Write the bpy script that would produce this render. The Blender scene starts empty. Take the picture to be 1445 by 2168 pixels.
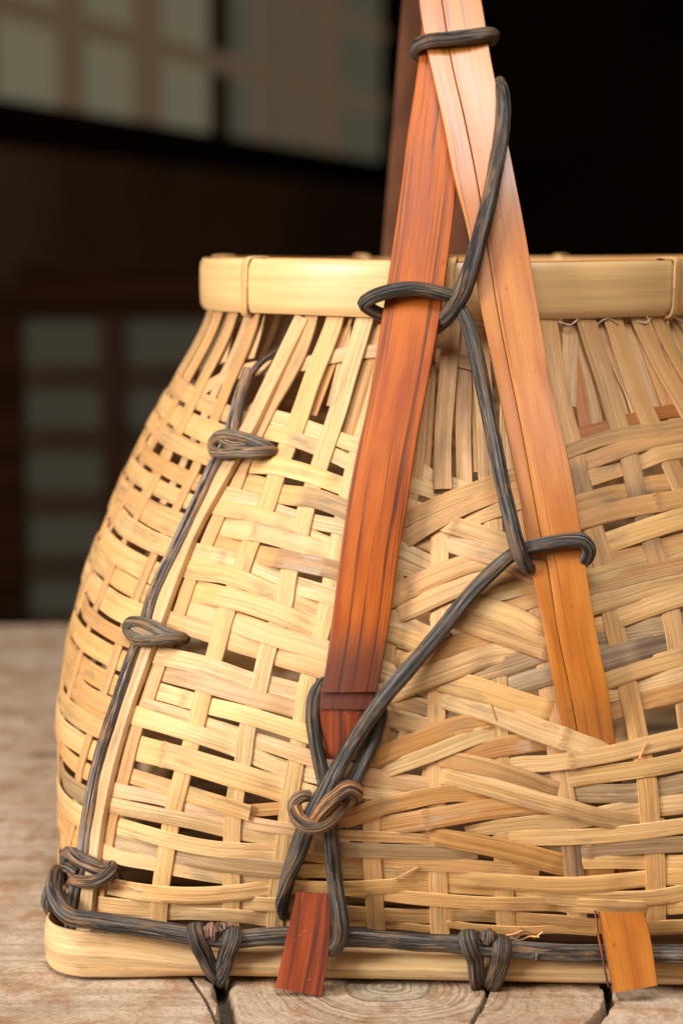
import bpy, bmesh, math, random
from mathutils import Vector, noise
R_ = random.Random(7)
# ------------------------------------------------------------------ camera model
W_, H_, F = 1445.0, 2168.0, 4045.0
PIT = math.atan(564/F); CAMZ = 0.2388
YAW = math.radians(-3.0); CX, CY = 0.0475, 0.7375
scene = bpy.context.scene
COL = scene.collection

def ray(px, py):
    a = (px-W_/2)/F; b = -(py-H_/2)/F
    c, s = math.cos(PIT), math.sin(PIT)
    return Vector((a, c+b*s, -s+b*c))
cY, sY = math.cos(YAW), math.sin(YAW)
def l2w(p): return Vector((CX+p[0]*cY-p[1]*sY, CY+p[0]*sY+p[1]*cY, p[2]))
def w2l(p):
    x, y = p[0]-CX, p[1]-CY
    return Vector((x*cY+y*sY, -x*sY+y*cY, p[2]))
# ------------------------------------------------------------------ basket body surface (square foot, round mouth)
ZP = [0.0, 0.015, 0.04, 0.065, 0.09, 0.115, 0.14, 0.165, 0.19, 0.213, 0.235]
RP = [0.1335, 0.139, 0.1460, 0.1498, 0.1490, 0.1443, 0.1355, 0.1245, 0.1105, 0.0985, 0.0950]
NP = [14, 9, 4.6, 3.5, 2.9, 2.5, 2.25, 2.1, 2.0, 2.0, 2.0]
def interp(z, P):
    if z <= ZP[0]: return P[0]
    if z >= ZP[-1]: return P[-1]
    for i in range(len(ZP)-1):
        if z <= ZP[i+1]:
            t = (z-ZP[i])/(ZP[i+1]-ZP[i])
            a = P[max(i-1, 0)]; b = P[i]; c = P[i+1]; d = P[min(i+2, len(P)-1)]
            return 0.5*(2*b+(c-a)*t+(2*a-5*b+4*c-d)*t*t+(3*b-a-3*c+d)*t**3)
def rad(t, z):
    n = interp(z, NP); R = interp(z, RP)
    return R/((abs(math.cos(t))**n+abs(math.sin(t))**n)**(1/n))
def S(t, z, o=0.0):
    r = rad(t, z); p = Vector((r*math.cos(t), r*math.sin(t), z))
    if o: p += SN(t, z)*o
    return p
def SN(t, z):
    e = 1e-3
    r1, r2 = rad(t+e, z), rad(t-e, z)
    a = Vector((r1*math.cos(t+e)-r2*math.cos(t-e), r1*math.sin(t+e)-r2*math.sin(t-e), 0))
    u1, u2 = rad(t, z+e), rad(t, z-e)
    b = Vector(((u1-u2)*math.cos(t), (u1-u2)*math.sin(t), 2*e))
    return a.cross(b).normalized()
def ang(p):
    t = math.atan2(p[1], p[0])
    return t+2*math.pi if t < -math.pi/4*0.0 and t < 0 else t
TWO = 2*math.pi
def hit(px, py):
    """pixel of the photograph -> (theta, z) on the basket body (front side)"""
    r = ray(px, py); o = Vector((0, 0, CAMZ))
    def f(d):
        p = w2l(o+r*d); t = math.atan2(p[1], p[0])
        return math.hypot(p[0], p[1])-rad(t, min(max(p[2], 0), .235)), p, t
    d = 0.45; pr = d; best = (9, d); fo = False
    while d < 0.95:
        v, p, t = f(d)
        if v < best[0]: best = (v, d)
        if v < 0: fo = True; break
        pr = d; d += 0.004
    if not fo: d = best[1]
    else:
        a, b = pr, d
        for _ in range(24):
            m = (a+b)/2
            if f(m)[0] < 0: b = m
            else: a = m
        d = b
    v, p, t = f(d)
    return (t % TWO, p[2])
def hitY(px, py, yf):
    """pixel -> local point on the curtain y = yf(z) in front of the basket"""
    r = ray(px, py); o = Vector((0, 0, CAMZ)); a, b = 0.3, 1.1
    for _ in range(34):
        m = (a+b)/2; p = w2l(o+r*m)
        if p[1] > yf(p[2]): b = m
        else: a = m
    return w2l(o+r*a)
def proj(p):
    w = l2w(p); z = w.z-CAMZ; c, s_ = math.cos(PIT), math.sin(PIT)
    d = w.y*c-z*s_; u = w.y*s_+z*c
    return (W_/2+F*w.x/d, H_/2-F*u/d)
def hit_off(x, y, off):
    """(theta, z) whose point raised by off above the body lies behind pixel x, y"""
    qx, qy = x, y
    th, z = hit(qx, qy)
    if abs(off) < 1e-5: return th, z
    for _ in range(5):
        p = proj(S(th, z, off)); qx += (x-p[0])*.8; qy += (y-p[1])*.8
        th2, z2 = hit(qx, qy)
        if abs(th2-th) > .25: break
        th, z = th2, z2
    return th, z
def lin(x, T):
    if x <= T[0][0]: return T[0][1]
    for (a, va), (b, vb) in zip(T, T[1:]):
        if x <= b:
            t = (x-a)/(b-a); t = t*t*(3-2*t)*0.5+t*0.5
            return va+(vb-va)*t
    return T[-1][1]
# ------------------------------------------------------------------ materials
def mat(name):
    m = bpy.data.materials.new(name); m.use_nodes = True
    nt = m.node_tree; nt.nodes.clear()
    out = nt.nodes.new('ShaderNodeOutputMaterial'); b = nt.nodes.new('ShaderNodeBsdfPrincipled')
    nt.links.new(b.outputs[0], out.inputs[0])
    return m, nt, b
class G:
    def __init__(s, nt): s.nt = nt
    def n(s, t, **k):
        x = s.nt.nodes.new(t)
        for a, v in k.items(): setattr(x, a, v)
        return x
    def l(s, a, b): s.nt.links.new(a, b)
    def val(s, inp, v):
        if hasattr(v, 'is_linked') or hasattr(v, 'links'): s.l(v, inp)
        else: inp.default_value = v
    def math(s, op, a, b=0.0, c=0.0, clamp=False):
        x = s.n('ShaderNodeMath', operation=op, use_clamp=clamp)
        s.val(x.inputs[0], a); s.val(x.inputs[1], b); s.val(x.inputs[2], c)
        return x.outputs[0]
    def noise(s, vec, sc=1, det=3, rough=.55, dist=0.0):
        x = s.n('ShaderNodeTexNoise'); x.inputs['Scale'].default_value = sc
        x.inputs['Detail'].default_value = det; x.inputs['Roughness'].default_value = rough
        x.inputs['Distortion'].default_value = dist
        s.l(vec, x.inputs['Vector']); return x.outputs['Fac']
    def mapv(s, vec, sc, loc=(0, 0, 0)):
        x = s.n('ShaderNodeMapping'); x.inputs['Scale'].default_value = sc; x.inputs['Location'].default_value = loc
        s.l(vec, x.inputs['Vector']); return x.outputs[0]
    def ramp(s, f, st):
        x = s.n('ShaderNodeMapRange', interpolation_type='SMOOTHSTEP')
        s.l(f, x.inputs['Value'])
        x.inputs['From Min'].default_value = st[0]; x.inputs['From Max'].default_value = st[1]
        x.inputs['To Min'].default_value = st[2]; x.inputs['To Max'].default_value = st[3]
        return x.outputs[0]
    def mix(s, f, a, b, mode='MIX'):
        x = s.n('ShaderNodeMix', data_type='RGBA', blend_type=mode)
        s.val(x.inputs[0], f)
        for i, v in ((6, a), (7, b)):
            if isinstance(v, tuple): x.inputs[i].default_value = (*v, 1)
            else: s.l(v, x.inputs[i])
        return x.outputs[2]
    def bump(s, h, st, d, nrm=None):
        x = s.n('ShaderNodeBump'); x.inputs['Strength'].default_value = st; x.inputs['Distance'].default_value = d
        s.l(h, x.inputs['Height'])
        if nrm: s.l(nrm, x.inputs['Normal'])
        return x.outputs[0]

def bamboo_mat():
    m, nt, b = mat('split_bamboo'); g = G(nt)
    uv = g.n('ShaderNodeUVMap', uv_map='UVMap').outputs[0]
    tint = g.n('ShaderNodeAttribute', attribute_name='tint').outputs['Color']
    mk = g.n('ShaderNodeAttribute', attribute_name='mark')   # r node ring, g stain, b pale scuff
    sep = g.n('ShaderNodeSeparateColor'); g.l(mk.outputs['Color'], sep.inputs[0])
    fib = g.noise(g.mapv(uv, (20, 1250, 1)), 1, 5, .7)
    fib2 = g.noise(g.mapv(uv, (8, 480, 1), (3, 1, 0)), 1, 4, .6)
    blot = g.noise(g.mapv(uv, (45, 170, 1), (7, 2, 0)), 1, 4, .6)
    big = g.noise(g.mapv(uv, (14, 60, 1), (1, 9, 0)), 1, 2, .5)
    c = g.mix(g.ramp(fib2, (.38, .66, 0, .75)), tint, g.mix(1.0, tint, (.78, .66, .50), 'MULTIPLY'))
    c = g.mix(g.ramp(fib, (.47, .62, 0, .70)), c, g.mix(1.0, c, (.60, .50, .40), 'MULTIPLY'))
    c = g.mix(g.ramp(big, (.38, .64, 0, .60)), c, g.mix(1.0, tint, (1.08, .92, .72), 'MULTIPLY'))
    # greyed weather blotches
    c = g.mix(g.math('MULTIPLY', g.ramp(blot, (.52, .70, 0, .70)), g.ramp(fib2, (.38, .6, .35, 1))), c, (.27, .19, .11))
    # soot stains painted where the strip has them
    sf = g.math('MULTIPLY', sep.outputs[1], g.ramp(g.math('ADD', g.math('MULTIPLY', fib2, .6), g.math('MULTIPLY', blot, .5)), (.36, .66, .35, 1.0)), clamp=True)
    c = g.mix(sf, c, (.10, .062, .045))
    pf = g.math('MULTIPLY', sep.outputs[2], g.math('MULTIPLY', g.ramp(blot, (.48, .62, 0, .7)), g.ramp(fib2, (.42, .58, .2, 1))), clamp=True)
    c = g.mix(pf, c, (.60, .47, .37))
    nd = g.math('MULTIPLY', sep.outputs[0], g.ramp(g.noise(g.mapv(uv, (500, 1500, 1)), 1, 3), (.35, .6, .15, 1)), clamp=True)
    c = g.mix(g.math('MULTIPLY', nd, .85), c, (.34, .19, .09))
    # small specks
    vo = g.n('ShaderNodeTexVoronoi'); vo.inputs['Scale'].default_value = 1
    g.l(g.mapv(uv, (260, 520, 1)), vo.inputs['Vector'])
    sp = g.math('MULTIPLY', g.ramp(vo.outputs['Distance'], (.03, .11, 1, 0)), g.ramp(g.noise(g.mapv(uv, (60, 90, 1)), 1, 1), (.56, .66, 0, .7)))
    c = g.mix(sp, c, (.13, .07, .035))
    # brown ragged soiling that follows the fibres
    so = g.noise(g.mapv(uv, (60, 420, 1), (11, 3, 0)), 1, 5, .7)
    c = g.mix(g.ramp(so, (.60, .76, 0, .55)), c, g.mix(1.0, c, (.58, .42, .28), 'MULTIPLY'))
    g.l(c, b.inputs['Base Color'])
    g.l(g.ramp(fib2, (.3, .7, .34, .50)), b.inputs['Roughness'])
    b.inputs['Specular IOR Level'].default_value = .42
    n1 = g.bump(fib, .9, .0005)
    n2 = g.bump(g.noise(g.mapv(uv, (70, 260, 1)), 1, 3), .3, .0007, n1)
    g.l(n2, b.inputs['Normal'])
    return m
def vine_mat():
    m, nt, b = mat('dark_vine'); g = G(nt)
    uv = g.n('ShaderNodeUVMap', uv_map='UVMap').outputs[0]
    tint = g.n('ShaderNodeAttribute', attribute_name='tint').outputs['Color']
    rid = g.noise(g.mapv(uv, (16, 900, 1)), 1, 4, .65, .1)
    fine = g.noise(g.mapv(uv, (60, 1900, 1)), 1, 4, .65)
    blot = g.noise(g.mapv(uv, (70, 260, 1), (4, 4, 0)), 1, 4, .65)
    c = g.mix(g.ramp(rid, (.40, .62, 0, 1)), (.007, .006, .0065), (.125, .118, .115))
    c = g.mix(g.math('MULTIPLY', g.ramp(blot, (.46, .62, 0, .9)), g.ramp(fine, (.42, .56, 0, 1))), c, (.22, .125, .055))
    c = g.mix(g.math('MULTIPLY', g.ramp(fine, (.56, .68, 0, .75)), g.ramp(blot, (.35, .5, .35, 1))), c, (.36, .33, .30))
    c = g.mix(.85, c, tint, 'MULTIPLY')
    g.l(c, b.inputs['Base Color']); b.inputs['Specular IOR Level'].default_value = .35
    g.l(g.ramp(blot, (.3, .7, .42, .70)), b.inputs['Roughness'])
    n1 = g.bump(rid, 1.0, .0016); n2 = g.bump(fine, .6, .0004, n1)
    n3 = g.bump(blot, .4, .001, n2)
    g.l(n3, b.inputs['Normal'])
    return m
def lacquer_mat(name, base, dark, hi, streak, rough=.30, coat=.4):
    m, nt, b = mat(name); g = G(nt)
    uv = g.n('ShaderNodeUVMap', uv_map='UVMap').outputs[0]
    mk = g.n('ShaderNodeAttribute', attribute_name='mark'); sep = g.n('ShaderNodeSeparateColor'); g.l(mk.outputs['Color'], sep.inputs[0])
    s1 = g.noise(g.mapv(uv, (7, 420, 1)), 1, 4, .6, .15)
    s2 = g.noise(g.mapv(uv, (16, 1500, 1), (5, 2, 0)), 1, 4, .65)
    s3 = g.noise(g.mapv(uv, (30, 190, 1), (2, 8, 0)), 1, 3, .5)
    c = g.mix(g.ramp(s3, (.3, .7, 0, 1)), base, hi)
    c = g.mix(g.ramp(s2, (.45, .8, 0, .5)), c, g.mix(1.0, c, (.55, .42, .35), 'MULTIPLY'))
    c = g.mix(g.math('MULTIPLY', g.ramp(s1, (streak, streak+.13, 0, .85)), g.ramp(s2, (.35, .55, .35, 1))), c, dark)
    # slanted scratches
    rot = g.n('ShaderNodeMapping'); rot.inputs['Rotation'].default_value = (0, 0, .10); rot.inputs['Scale'].default_value = (28, 900, 1)
    g.l(uv, rot.inputs['Vector'])
    c = g.mix(g.ramp(g.noise(rot.outputs[0], 1, 2), (.70, .76, 0, .6)), c, dark)
    vo = g.n('ShaderNodeTexVoronoi'); vo.inputs['Scale'].default_value = 1; g.l(g.mapv(uv, (170, 210, 1)), vo.inputs['Vector'])
    sp = g.math('MULTIPLY', g.ramp(vo.outputs['Distance'], (.05, .20, 1, 0)), g.ramp(g.noise(uv, 60, 1), (.5, .6, 0, .6)))
    c = g.mix(sp, c, (.30, .035, .012))
    # dust specks
    v2 = g.n('ShaderNodeTexVoronoi'); v2.inputs['Scale'].default_value = 1; g.l(g.mapv(uv, (520, 520, 1)), v2.inputs['Vector'])
    du = g.math('MULTIPLY', g.ramp(v2.outputs['Distance'], (.05, .12, 1, 0)), g.ramp(g.noise(uv, 140, 1), (.56, .62, 0, .8)))
    c = g.mix(g.math('MULTIPLY', du, sep.outputs[2]), c, (.75, .62, .5))
    # dark soiled end
    c = g.mix(g.math('MULTIPLY', sep.outputs[1], g.ramp(s3, (.2, .6, .65, 1)), clamp=True), c, (.075, .030, .028))
    g.l(c, b.inputs['Base Color'])
    g.l(g.ramp(s3, (.3, .7, rough-.04, rough+.10)), b.inputs['Roughness'])
    b.inputs['Coat Weight'].default_value = coat; b.inputs['Coat Roughness'].default_value = .33
    n1 = g.bump(s2, .25, .0003)
    n2 = g.bump(s1, .25, .0006, n1)
    g.l(n2, b.inputs['Normal'])
    return m
BACKM = None; BAM = bamboo_mat(); VINE = vine_mat()
RED2 = lacquer_mat('dark_red_lacquered_bamboo', (.20, .034, .010), (.045, .012, .010), (.34, .060, .012), .50, .44, .10)
RED = lacquer_mat('red_lacquered_bamboo', (.34, .066, .009), (.050, .012, .008), (.49, .120, .011), .49, .44, .06)
for _n in RED.node_tree.nodes:
    if _n.type == 'BSDF_PRINCIPLED': _n.inputs['Specular IOR Level'].default_value = .3
ORA = lacquer_mat('orange_lacquered_bamboo', (.42, .120, .012), (.10, .024, .010), (.53, .185, .018), .57, .36, .8)

def table_mat():
    m, nt, b = mat('sawn_log_wood'); g = G(nt)
    geo = g.n('ShaderNodeTexCoord').outputs['Object']
    mk = g.n('ShaderNodeAttribute', attribute_name='mark'); sep = g.n('ShaderNodeSeparateColor'); g.l(mk.outputs['Color'], sep.inputs[0])
    # growth rings round the pith
    d = g.n('ShaderNodeVectorMath', operation='SUBTRACT'); g.l(geo, d.inputs[0]); d.inputs[1].default_value = (PITH[0], PITH[1], 0)
    wob = g.n('ShaderNodeTexNoise'); wob.inputs['Scale'].default_value = 28; wob.inputs['Detail'].default_value = 3; g.l(geo, wob.inputs['Vector'])
    ln = g.n('ShaderNodeVectorMath', operation='LENGTH'); g.l(g.mapv(d.outputs[0], (1, 1, 0)), ln.inputs[0])
    rr = g.math('ADD', ln.outputs['Value'], g.math('MULTIPLY', wob.outputs['Fac'], .012))
    cmb = g.n('ShaderNodeCombineXYZ'); g.l(g.math('MULTIPLY', rr, 620.0), cmb.inputs[0]); g.l(g.math('MULTIPLY', wob.outputs['Fac'], 1.5), cmb.inputs[1])
    ring = g.noise(g.mapv(cmb.outputs[0], (1, 1, 1)), 1, 3, .6)
    ring = g.ramp(ring, (.42, .66, -1, 1))
    ring = g.math('MULTIPLY', g.math('ADD', ring, 1), .5)
    near = g.ramp(ln.outputs['Value'], (.022, .060, 1, .10))
    # straight grain elsewhere
    rot = g.n('ShaderNodeMapping'); rot.inputs['Rotation'].default_value = (0, 0, .92); rot.inputs['Scale'].default_value = (12, 190, 1)
    g.l(geo, rot.inputs['Vector'])
    gr = g.noise(rot.outputs[0], 1, 4, .6, .6)
    patch = g.noise(geo, 26, 4, .55, .3)
    patch2 = g.noise(g.mapv(geo, (1, 1, 1), (4, 4, 0)), 60, 4, .6)
    c = g.mix(g.ramp(patch, (.36, .64, 0, 1)), (.47, .335, .225), (.57, .45, .335))
    c = g.mix(g.ramp(patch2, (.50, .62, 0, .7)), c, (.36, .19, .095))
    c = g.mix(g.math('MULTIPLY', g.ramp(gr, (.48, .62, 0, .5)), g.ramp(ln.outputs['Value'], (.04, .07, 0, 1))), c, (.27, .175, .115))
    c = g.mix(g.math('MULTIPLY', g.math('MULTIPLY', ring, near), .85), c, (.22, .115, .06))
    green = g.math('MULTIPLY', g.ramp(ln.outputs['Value'], (.006, .020, 1, 0)), g.ramp(patch2, (.35, .6, .3, 1)))
    c = g.mix(g.math('MULTIPLY', green, .55), c, (.14, .19, .155))
    # light saw scratches
    hs = None
    for k, (a, sc) in enumerate(((.9, 900), (-.5, 1100), (.25, 800))):
        r2 = g.n('ShaderNodeMapping'); r2.inputs['Rotation'].default_value = (0, 0, a); r2.inputs['Scale'].default_value = (40, sc, 1); r2.inputs['Location'].default_value = (k*3, k, 0)
        g.l(geo, r2.inputs['Vector'])
        f = g.ramp(g.noise(r2.outputs[0], 1, 2), (.66, .74, 0, 1))
        hs = f if hs is None else g.math('MAXIMUM', hs, f)
    c = g.mix(g.math('MULTIPLY', hs, .6), c, (.72, .57, .45))
    pore = g.noise(geo, 700, 4, .75); c = g.mix(g.ramp(pore, (.47, .62, 0, .6)), c, g.mix(1.0, c, (.55, .48, .42), 'MULTIPLY'))
    c = g.mix(sep.outputs[0], c, (.018, .010, .008))
    g.l(c, b.inputs['Base Color'])
    b.inputs['Roughness'].default_value = .62; b.inputs['Specular IOR Level'].default_value = .3
    n1 = g.bump(patch2, .8, .0020); n2 = g.bump(hs, .5, .0005, n1); n3 = g.bump(g.math('MULTIPLY', ring, near), .4, .0006, n2)
    g.l(n3, b.inputs['Normal'])
    return m
def plain(name, col, rough=.6, nz=0.0, sc=(1, 1, 1), emit=None):
    m, nt, b = mat(name); g = G(nt)
    co = g.n('ShaderNodeTexCoord').outputs['Object']
    f = g.noise(g.mapv(co, sc), 1, 4)
    g.l(g.mix(g.ramp(f, (.35, .65, 0, 1)), tuple(x*(1-nz) for x in col), tuple(min(x*(1+nz), 1) for x in col)), b.inputs['Base Color'])
    b.inputs['Roughness'].default_value = rough
    if rough > .84: b.inputs['Specular IOR Level'].default_value = 0.0
    if emit:
        b.inputs['Emission Color'].default_value = (*emit[0], 1); b.inputs['Emission Strength'].default_value = emit[1]
    return m
# ------------------------------------------------------------------ objects
def link(name, me, parent=None, material=None, label=None):
    o = bpy.data.objects.new(name, me); COL.objects.link(o)
    if parent: o.parent = parent
    if material: me.materials.append(material)
    if label: o['label'] = label
    return o
class MB:
    """collects quads with uv, tint and mark attributes into one mesh"""
    def __init__(s): s.v = []; s.f = []; s.uv = []; s.t = []; s.m = []
    def grid(s, rows, uvs, tint, marks=None, closed=False, cap=True):
        """rows: list of rings (same length); closed ring sections"""
        b = len(s.v); n = len(rows[0])
        for i, r in enumerate(rows):
            for j, p in enumerate(r):
                s.v.append(tuple(p)); s.uv.append(uvs[i][j]); s.t.append(tint)
                s.m.append(marks[i] if marks else (0, 0, 0))
        m = n if closed else n-1
        for i in range(len(rows)-1):
            for j in range(m):
                k = (j+1) % n
                s.f.append((b+i*n+j, b+i*n+k, b+(i+1)*n+k, b+(i+1)*n+j))
        if cap and closed:
            s.f.append(tuple(b+j for j in reversed(range(n))))
            s.f.append(tuple(b+(len(rows)-1)*n+j for j in range(n)))
    def build(s, name, parent, material, label=None, smooth=True):
        me = bpy.data.meshes.new(name); me.from_pydata(s.v, [], s.f)
        if smooth: me.polygons.foreach_set('use_smooth', [True]*len(me.polygons))
        uvl = me.uv_layers.new(name='UVMap')
        li = [0]*len(me.loops); me.loops.foreach_get('vertex_index', li)
        fl = []
        for k in li: fl += [s.uv[k][0], s.uv[k][1]]
        uvl.data.foreach_set('uv', fl)
        for nm, dt in (('tint', s.t), ('mark', s.m)):
            a = me.color_attributes.new(name=nm, type='FLOAT_COLOR', domain='POINT')
            fl = []
            for c in dt: fl += [c[0], c[1], c[2], 1.0]
            a.data.foreach_set('color', fl)
        me.update()
        if smooth:
            try: me.set_sharp_from_angle(angle=math.radians(42))
            except Exception: pass
        return link(name, me, parent, material, label)
def cr(pts, step, dist=None):
    """Catmull-Rom through n-d tuples; returns dense samples, step in metres of the first 3 comps via dist"""
    out = []
    n = len(pts)
    if n == 2:
        pts = [pts[0], tuple((a+b)/2 for a, b in zip(pts[0], pts[1])), pts[1]]; n = 3
    for i in range(n-1):
        p0 = pts[i-1] if i else tuple(2*a-b for a, b in zip(pts[0], pts[1]))
        p1, p2 = pts[i], pts[i+1]
        p3 = pts[i+2] if i+2 < n else tuple(2*a-b for a, b in zip(pts[-1], pts[-2]))
        L = dist(p1, p2); k = max(2, int(L/step))
        # centripetal-ish: scale tangents by chord to avoid overshoot
        l0 = max(dist(p0, p1), 1e-9); l2 = max(dist(p2, p3), 1e-9); L = max(L, 1e-9)
        m1 = tuple(((b-a)/l0*0.5+(c-b)/L*0.5)*L for a, b, c in zip(p0, p1, p2))
        m2 = tuple(((c-b)/L*0.5+(d-c)/l2*0.5)*L for b, c, d in zip(p1, p2, p3))
        for j in range(k):
            t = j/k; t2, t3 = t*t, t*t*t
            out.append(tuple((2*t3-3*t2+1)*a+(t3-2*t2+t)*ma+(-2*t3+3*t2)*b+(t3-t2)*mb for a, b, ma, mb in zip(p1, p2, m1, m2)))
    out.append(tuple(pts[-1]))
    return out
TH = 0.00052          # thickness of a split strip
PITCH = 0.00064       # distance between weave layers
def strip(mb, path, tint, nodes=(), stains=(), scuffs=(), th=TH, crown=.00007, wob=1.0, cut=(False, False)):
    """path: dense list of (theta, z, L, width). nodes/stains given as fractions of length"""
    pts = [S(p[0], p[1]) for p in path]
    nor = [SN(p[0], p[1]) for p in path]
    P = [a+n*(q[2]*PITCH) for a, n, q in zip(pts, nor, path)]
    seed = R_.random()*60
    s = [0.0]
    for a, b in zip(P, P[1:]): s.append(s[-1]+(b-a).length)
    T = s[-1]; rows = []; uvs = []; mk = []
    for i, p in enumerate(P):
        a = P[max(i-1, 0)]; b = P[min(i+1, len(P)-1)]
        t = (b-a).normalized(); n = nor[i]; sd = n.cross(t).normalized(); n = t.cross(sd)
        u = s[i]
        w = path[i][3]*0.5
        w1 = w*(1+wob*.05*noise.noise(Vector((u*70, seed, 0))))
        w2 = w*(1+wob*.05*noise.noise(Vector((u*70, seed, 9))))
        twist = wob*.00018*noise.noise(Vector((u*40, seed, 4)))
        nd = 0.0
        for q in nodes:
            dd = abs(u-q*T); nd = max(nd, math.exp(-(dd/.0011)**2))
        w1 *= 1+.07*nd; w2 *= 1+.07*nd
        up = th/2+.00042*nd
        ring = []
        for k, (x, h) in enumerate(((-1, -.7), (-1, .45), (-.955, .93), (-.5, 1), (0, 1.0), (.5, 1), (.955, .93), (1, .45), (1, -.7), (.95, -1), (-.95, -1))):
            ww = w1 if x < 0 else w2
            y = h*up if h > 0 else h*th/2
            if h > 0: y += crown*(1-x*x)
            ring.append(p+sd*(x*ww)+n*(y+x*twist))
        rows.append(ring); uvs.append([(u+seed, (q.dot(sd)-p.dot(sd))+seed*.1) for q in ring])
        st = 0.0
        for a0, a1, k in stains:
            f = u/T
            if a0 <= f <= a1: st = max(st, k)
            else:
                e = min(abs(f-a0), abs(f-a1))*T; st = max(st, k*math.exp(-(e/.0035)**2))
        sc = 0.0
        for a0, a1 in scuffs:
            f = u/T
            if a0 <= f <= a1: sc = 1
        mk.append((nd, st, sc))
    mb.grid(rows, uvs, tint, mk, closed=True)
def dpath(pp, step=.0013):
    d = lambda a, b: (S(a[0], a[1])-S(b[0], b[1])).length
    return cr(pp, step, d)
# --- colours of the split bamboo (real base colours)
PALE = (.76, .53, .28); HON = (.72, .465, .215); TAN = (.64, .385, .17); BRN = (.58, .315, .115); GRY = (.46, .32, .18); YEL = (.76, .51, .25); PNK = (.68, .44, .245); RST = (.48, .19, .055)
def jit(c, k=.10):
    f = 1+R_.uniform(-k, k); return (c[0]*f, c[1]*f*(1+R_.uniform(-.02, .02)), c[2]*f*(1+R_.uniform(-.05, .05)))
# ------------------------------------------------------------------ root of the basket
root = bpy.data.objects.new('bamboo_basket', None); COL.objects.link(root)
root.location = (CX, CY, 0); root.rotation_euler = (0, 0, YAW)
root['label'] = 'woven split-bamboo basket with square foot and rust-orange handle tied with black vine'
root['category'] = 'basket'
# ------------------------------------------------------------------ stakes, traced from the photograph (centre line px, width px)
ST = {
 's1': ([(668,640),(640,735),(612,795),(573,863),(545,920),(519,977),(497,1037),(465,1091),(435,1159),(406,1224),(378,1305),(337,1410),(310,1490),(288,1546),(258,1662),(238,1726),(226,1795),(210,1885),(207,1975)], 24),
 's2': ([(720,640),(701,700),(665,790),(625,905),(602,960),(581,1019),(563,1074),(527,1159),(510,1209),(478,1299),(454,1390),(428,1479),(415,1537),(386,1643),(367,1717),(352,1805),(342,1869),(334,1980)], 33),
 's3': ([(782,640),(768,690),(735,800),(716,867),(674,992),(646,1084),(633,1140),(611,1216),(600,1282),(570,1365),(547,1460),(523,1549),(514,1613),(500,1677),(491,1760),(490,1850),(489,1930),(489,1990)], 33),
 's4': ([(842,640),(828,700),(790,850),(760,950),(744,1009),(711,1171),(685,1318),(644,1471),(626,1616),(608,1723),(595,1823),(586,1890),(580,1990)], 32),
 's5': ([(900,640),(890,800),(880,960),(864,1060),(849,1140),(834,1230),(826,1300),(815,1420),(806,1552),(797,1640),(787,1735),(787,1816),(792,1900),(797,1990)], 35),
 's6': ([(938,1100),(932,1129),(929,1201),(930,1340),(924,1453),(923,1532),(923,1640),(925,1760),(927,1847),(929,1921),(932,1985)], 36),
 's6u': ([(958,640),(955,700),(945,820),(938,906),(936,990),(937,1036)], 34),
 's7': ([(1010,640),(1018,780),(1028,900),(1033,1020),(1043,1114),(1047,1200),(1050,1288),(1052,1446),(1057,1611),(1060,1691),(1063,1772),(1066,1885),(1072,1985)], 36),
 's8': ([(1085,640),(1080,800),(1078,920),(1086,1027),(1105,1120),(1125,1230),(1144,1326),(1165,1492),(1180,1600),(1191,1663),(1203,1740),(1212,1821),(1221,1945)], 38),
 's9': ([(1148,640),(1160,700),(1176,800),(1195,890),(1210,940),(1226,1006),(1245,1090),(1270,1170),(1300,1331),(1326,1447),(1351,1565),(1368,1655),(1375,1734),(1385,1821),(1387,1950)], 38),
 's10': ([(1228,640),(1246,700),(1282,812),(1309,905),(1328,960),(1350,1052),(1376,1143),(1396,1209),(1425,1331),(1447,1480),(1463,1600),(1480,1750),(1492,1960)], 36),
 's11': ([(1284,640),(1300,690),(1349,835),(1383,911),(1425,997),(1444,1043),(1482,1180),(1525,1330),(1560,1560),(1590,1960)], 34),
 's12': ([(1338,640),(1357,690),(1398,777),(1445,860),(1495,960),(1545,1090),(1590,1250),(1630,1450),(1655,1700),(1670,1960)], 30),
 's13': ([(1372,636),(1395,690),(1448,790),(1520,900),(1580,1020),(1635,1180),(1680,1400),(1710,1700),(1725,1950)], 28),
 's14': ([(1420,636),(1450,690),(1510,790),(1590,930),(1650,1080),(1705,1260),(1745,1500),(1765,1750),(1770,1940)], 28),
}
STT = {'s1': TAN, 's2': HON, 's3': PALE, 's4': YEL, 's5': TAN, 's6': HON, 's6u': TAN, 's7': HON, 's8': PNK, 's9': TAN, 's10': TAN, 's11': TAN, 's12': TAN, 's13': TAN, 's14': TAN}
def seg_x(p, q, a, b):
    d = (q[0]-p[0])*(b[1]-a[1])-(q[1]-p[1])*(b[0]-a[0])
    if abs(d) < 1e-9: return None
    t = ((a[0]-p[0])*(b[1]-a[1])-(a[1]-p[1])*(b[0]-a[0]))/d
    u = ((a[0]-p[0])*(q[1]-p[1])-(a[1]-p[1])*(q[0]-p[0]))/d
    return t if 0 <= t <= 1 and 0 <= u <= 1 else None
def width3(p, q, c, w):
    """metres across for w px perpendicular to p->q at c"""
    dx, dy = q[0]-p[0], q[1]-p[1]; l = math.hypot(dx, dy); nx, ny = -dy/l, dx/l
    a = hit(c[0]+nx*w/2, c[1]+ny*w/2); b = hit(c[0]-nx*w/2, c[1]-ny*w/2)
    d = (S(*a)-S(*b)).length
    return max(min(d, w*.00021), w*.00012)
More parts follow.
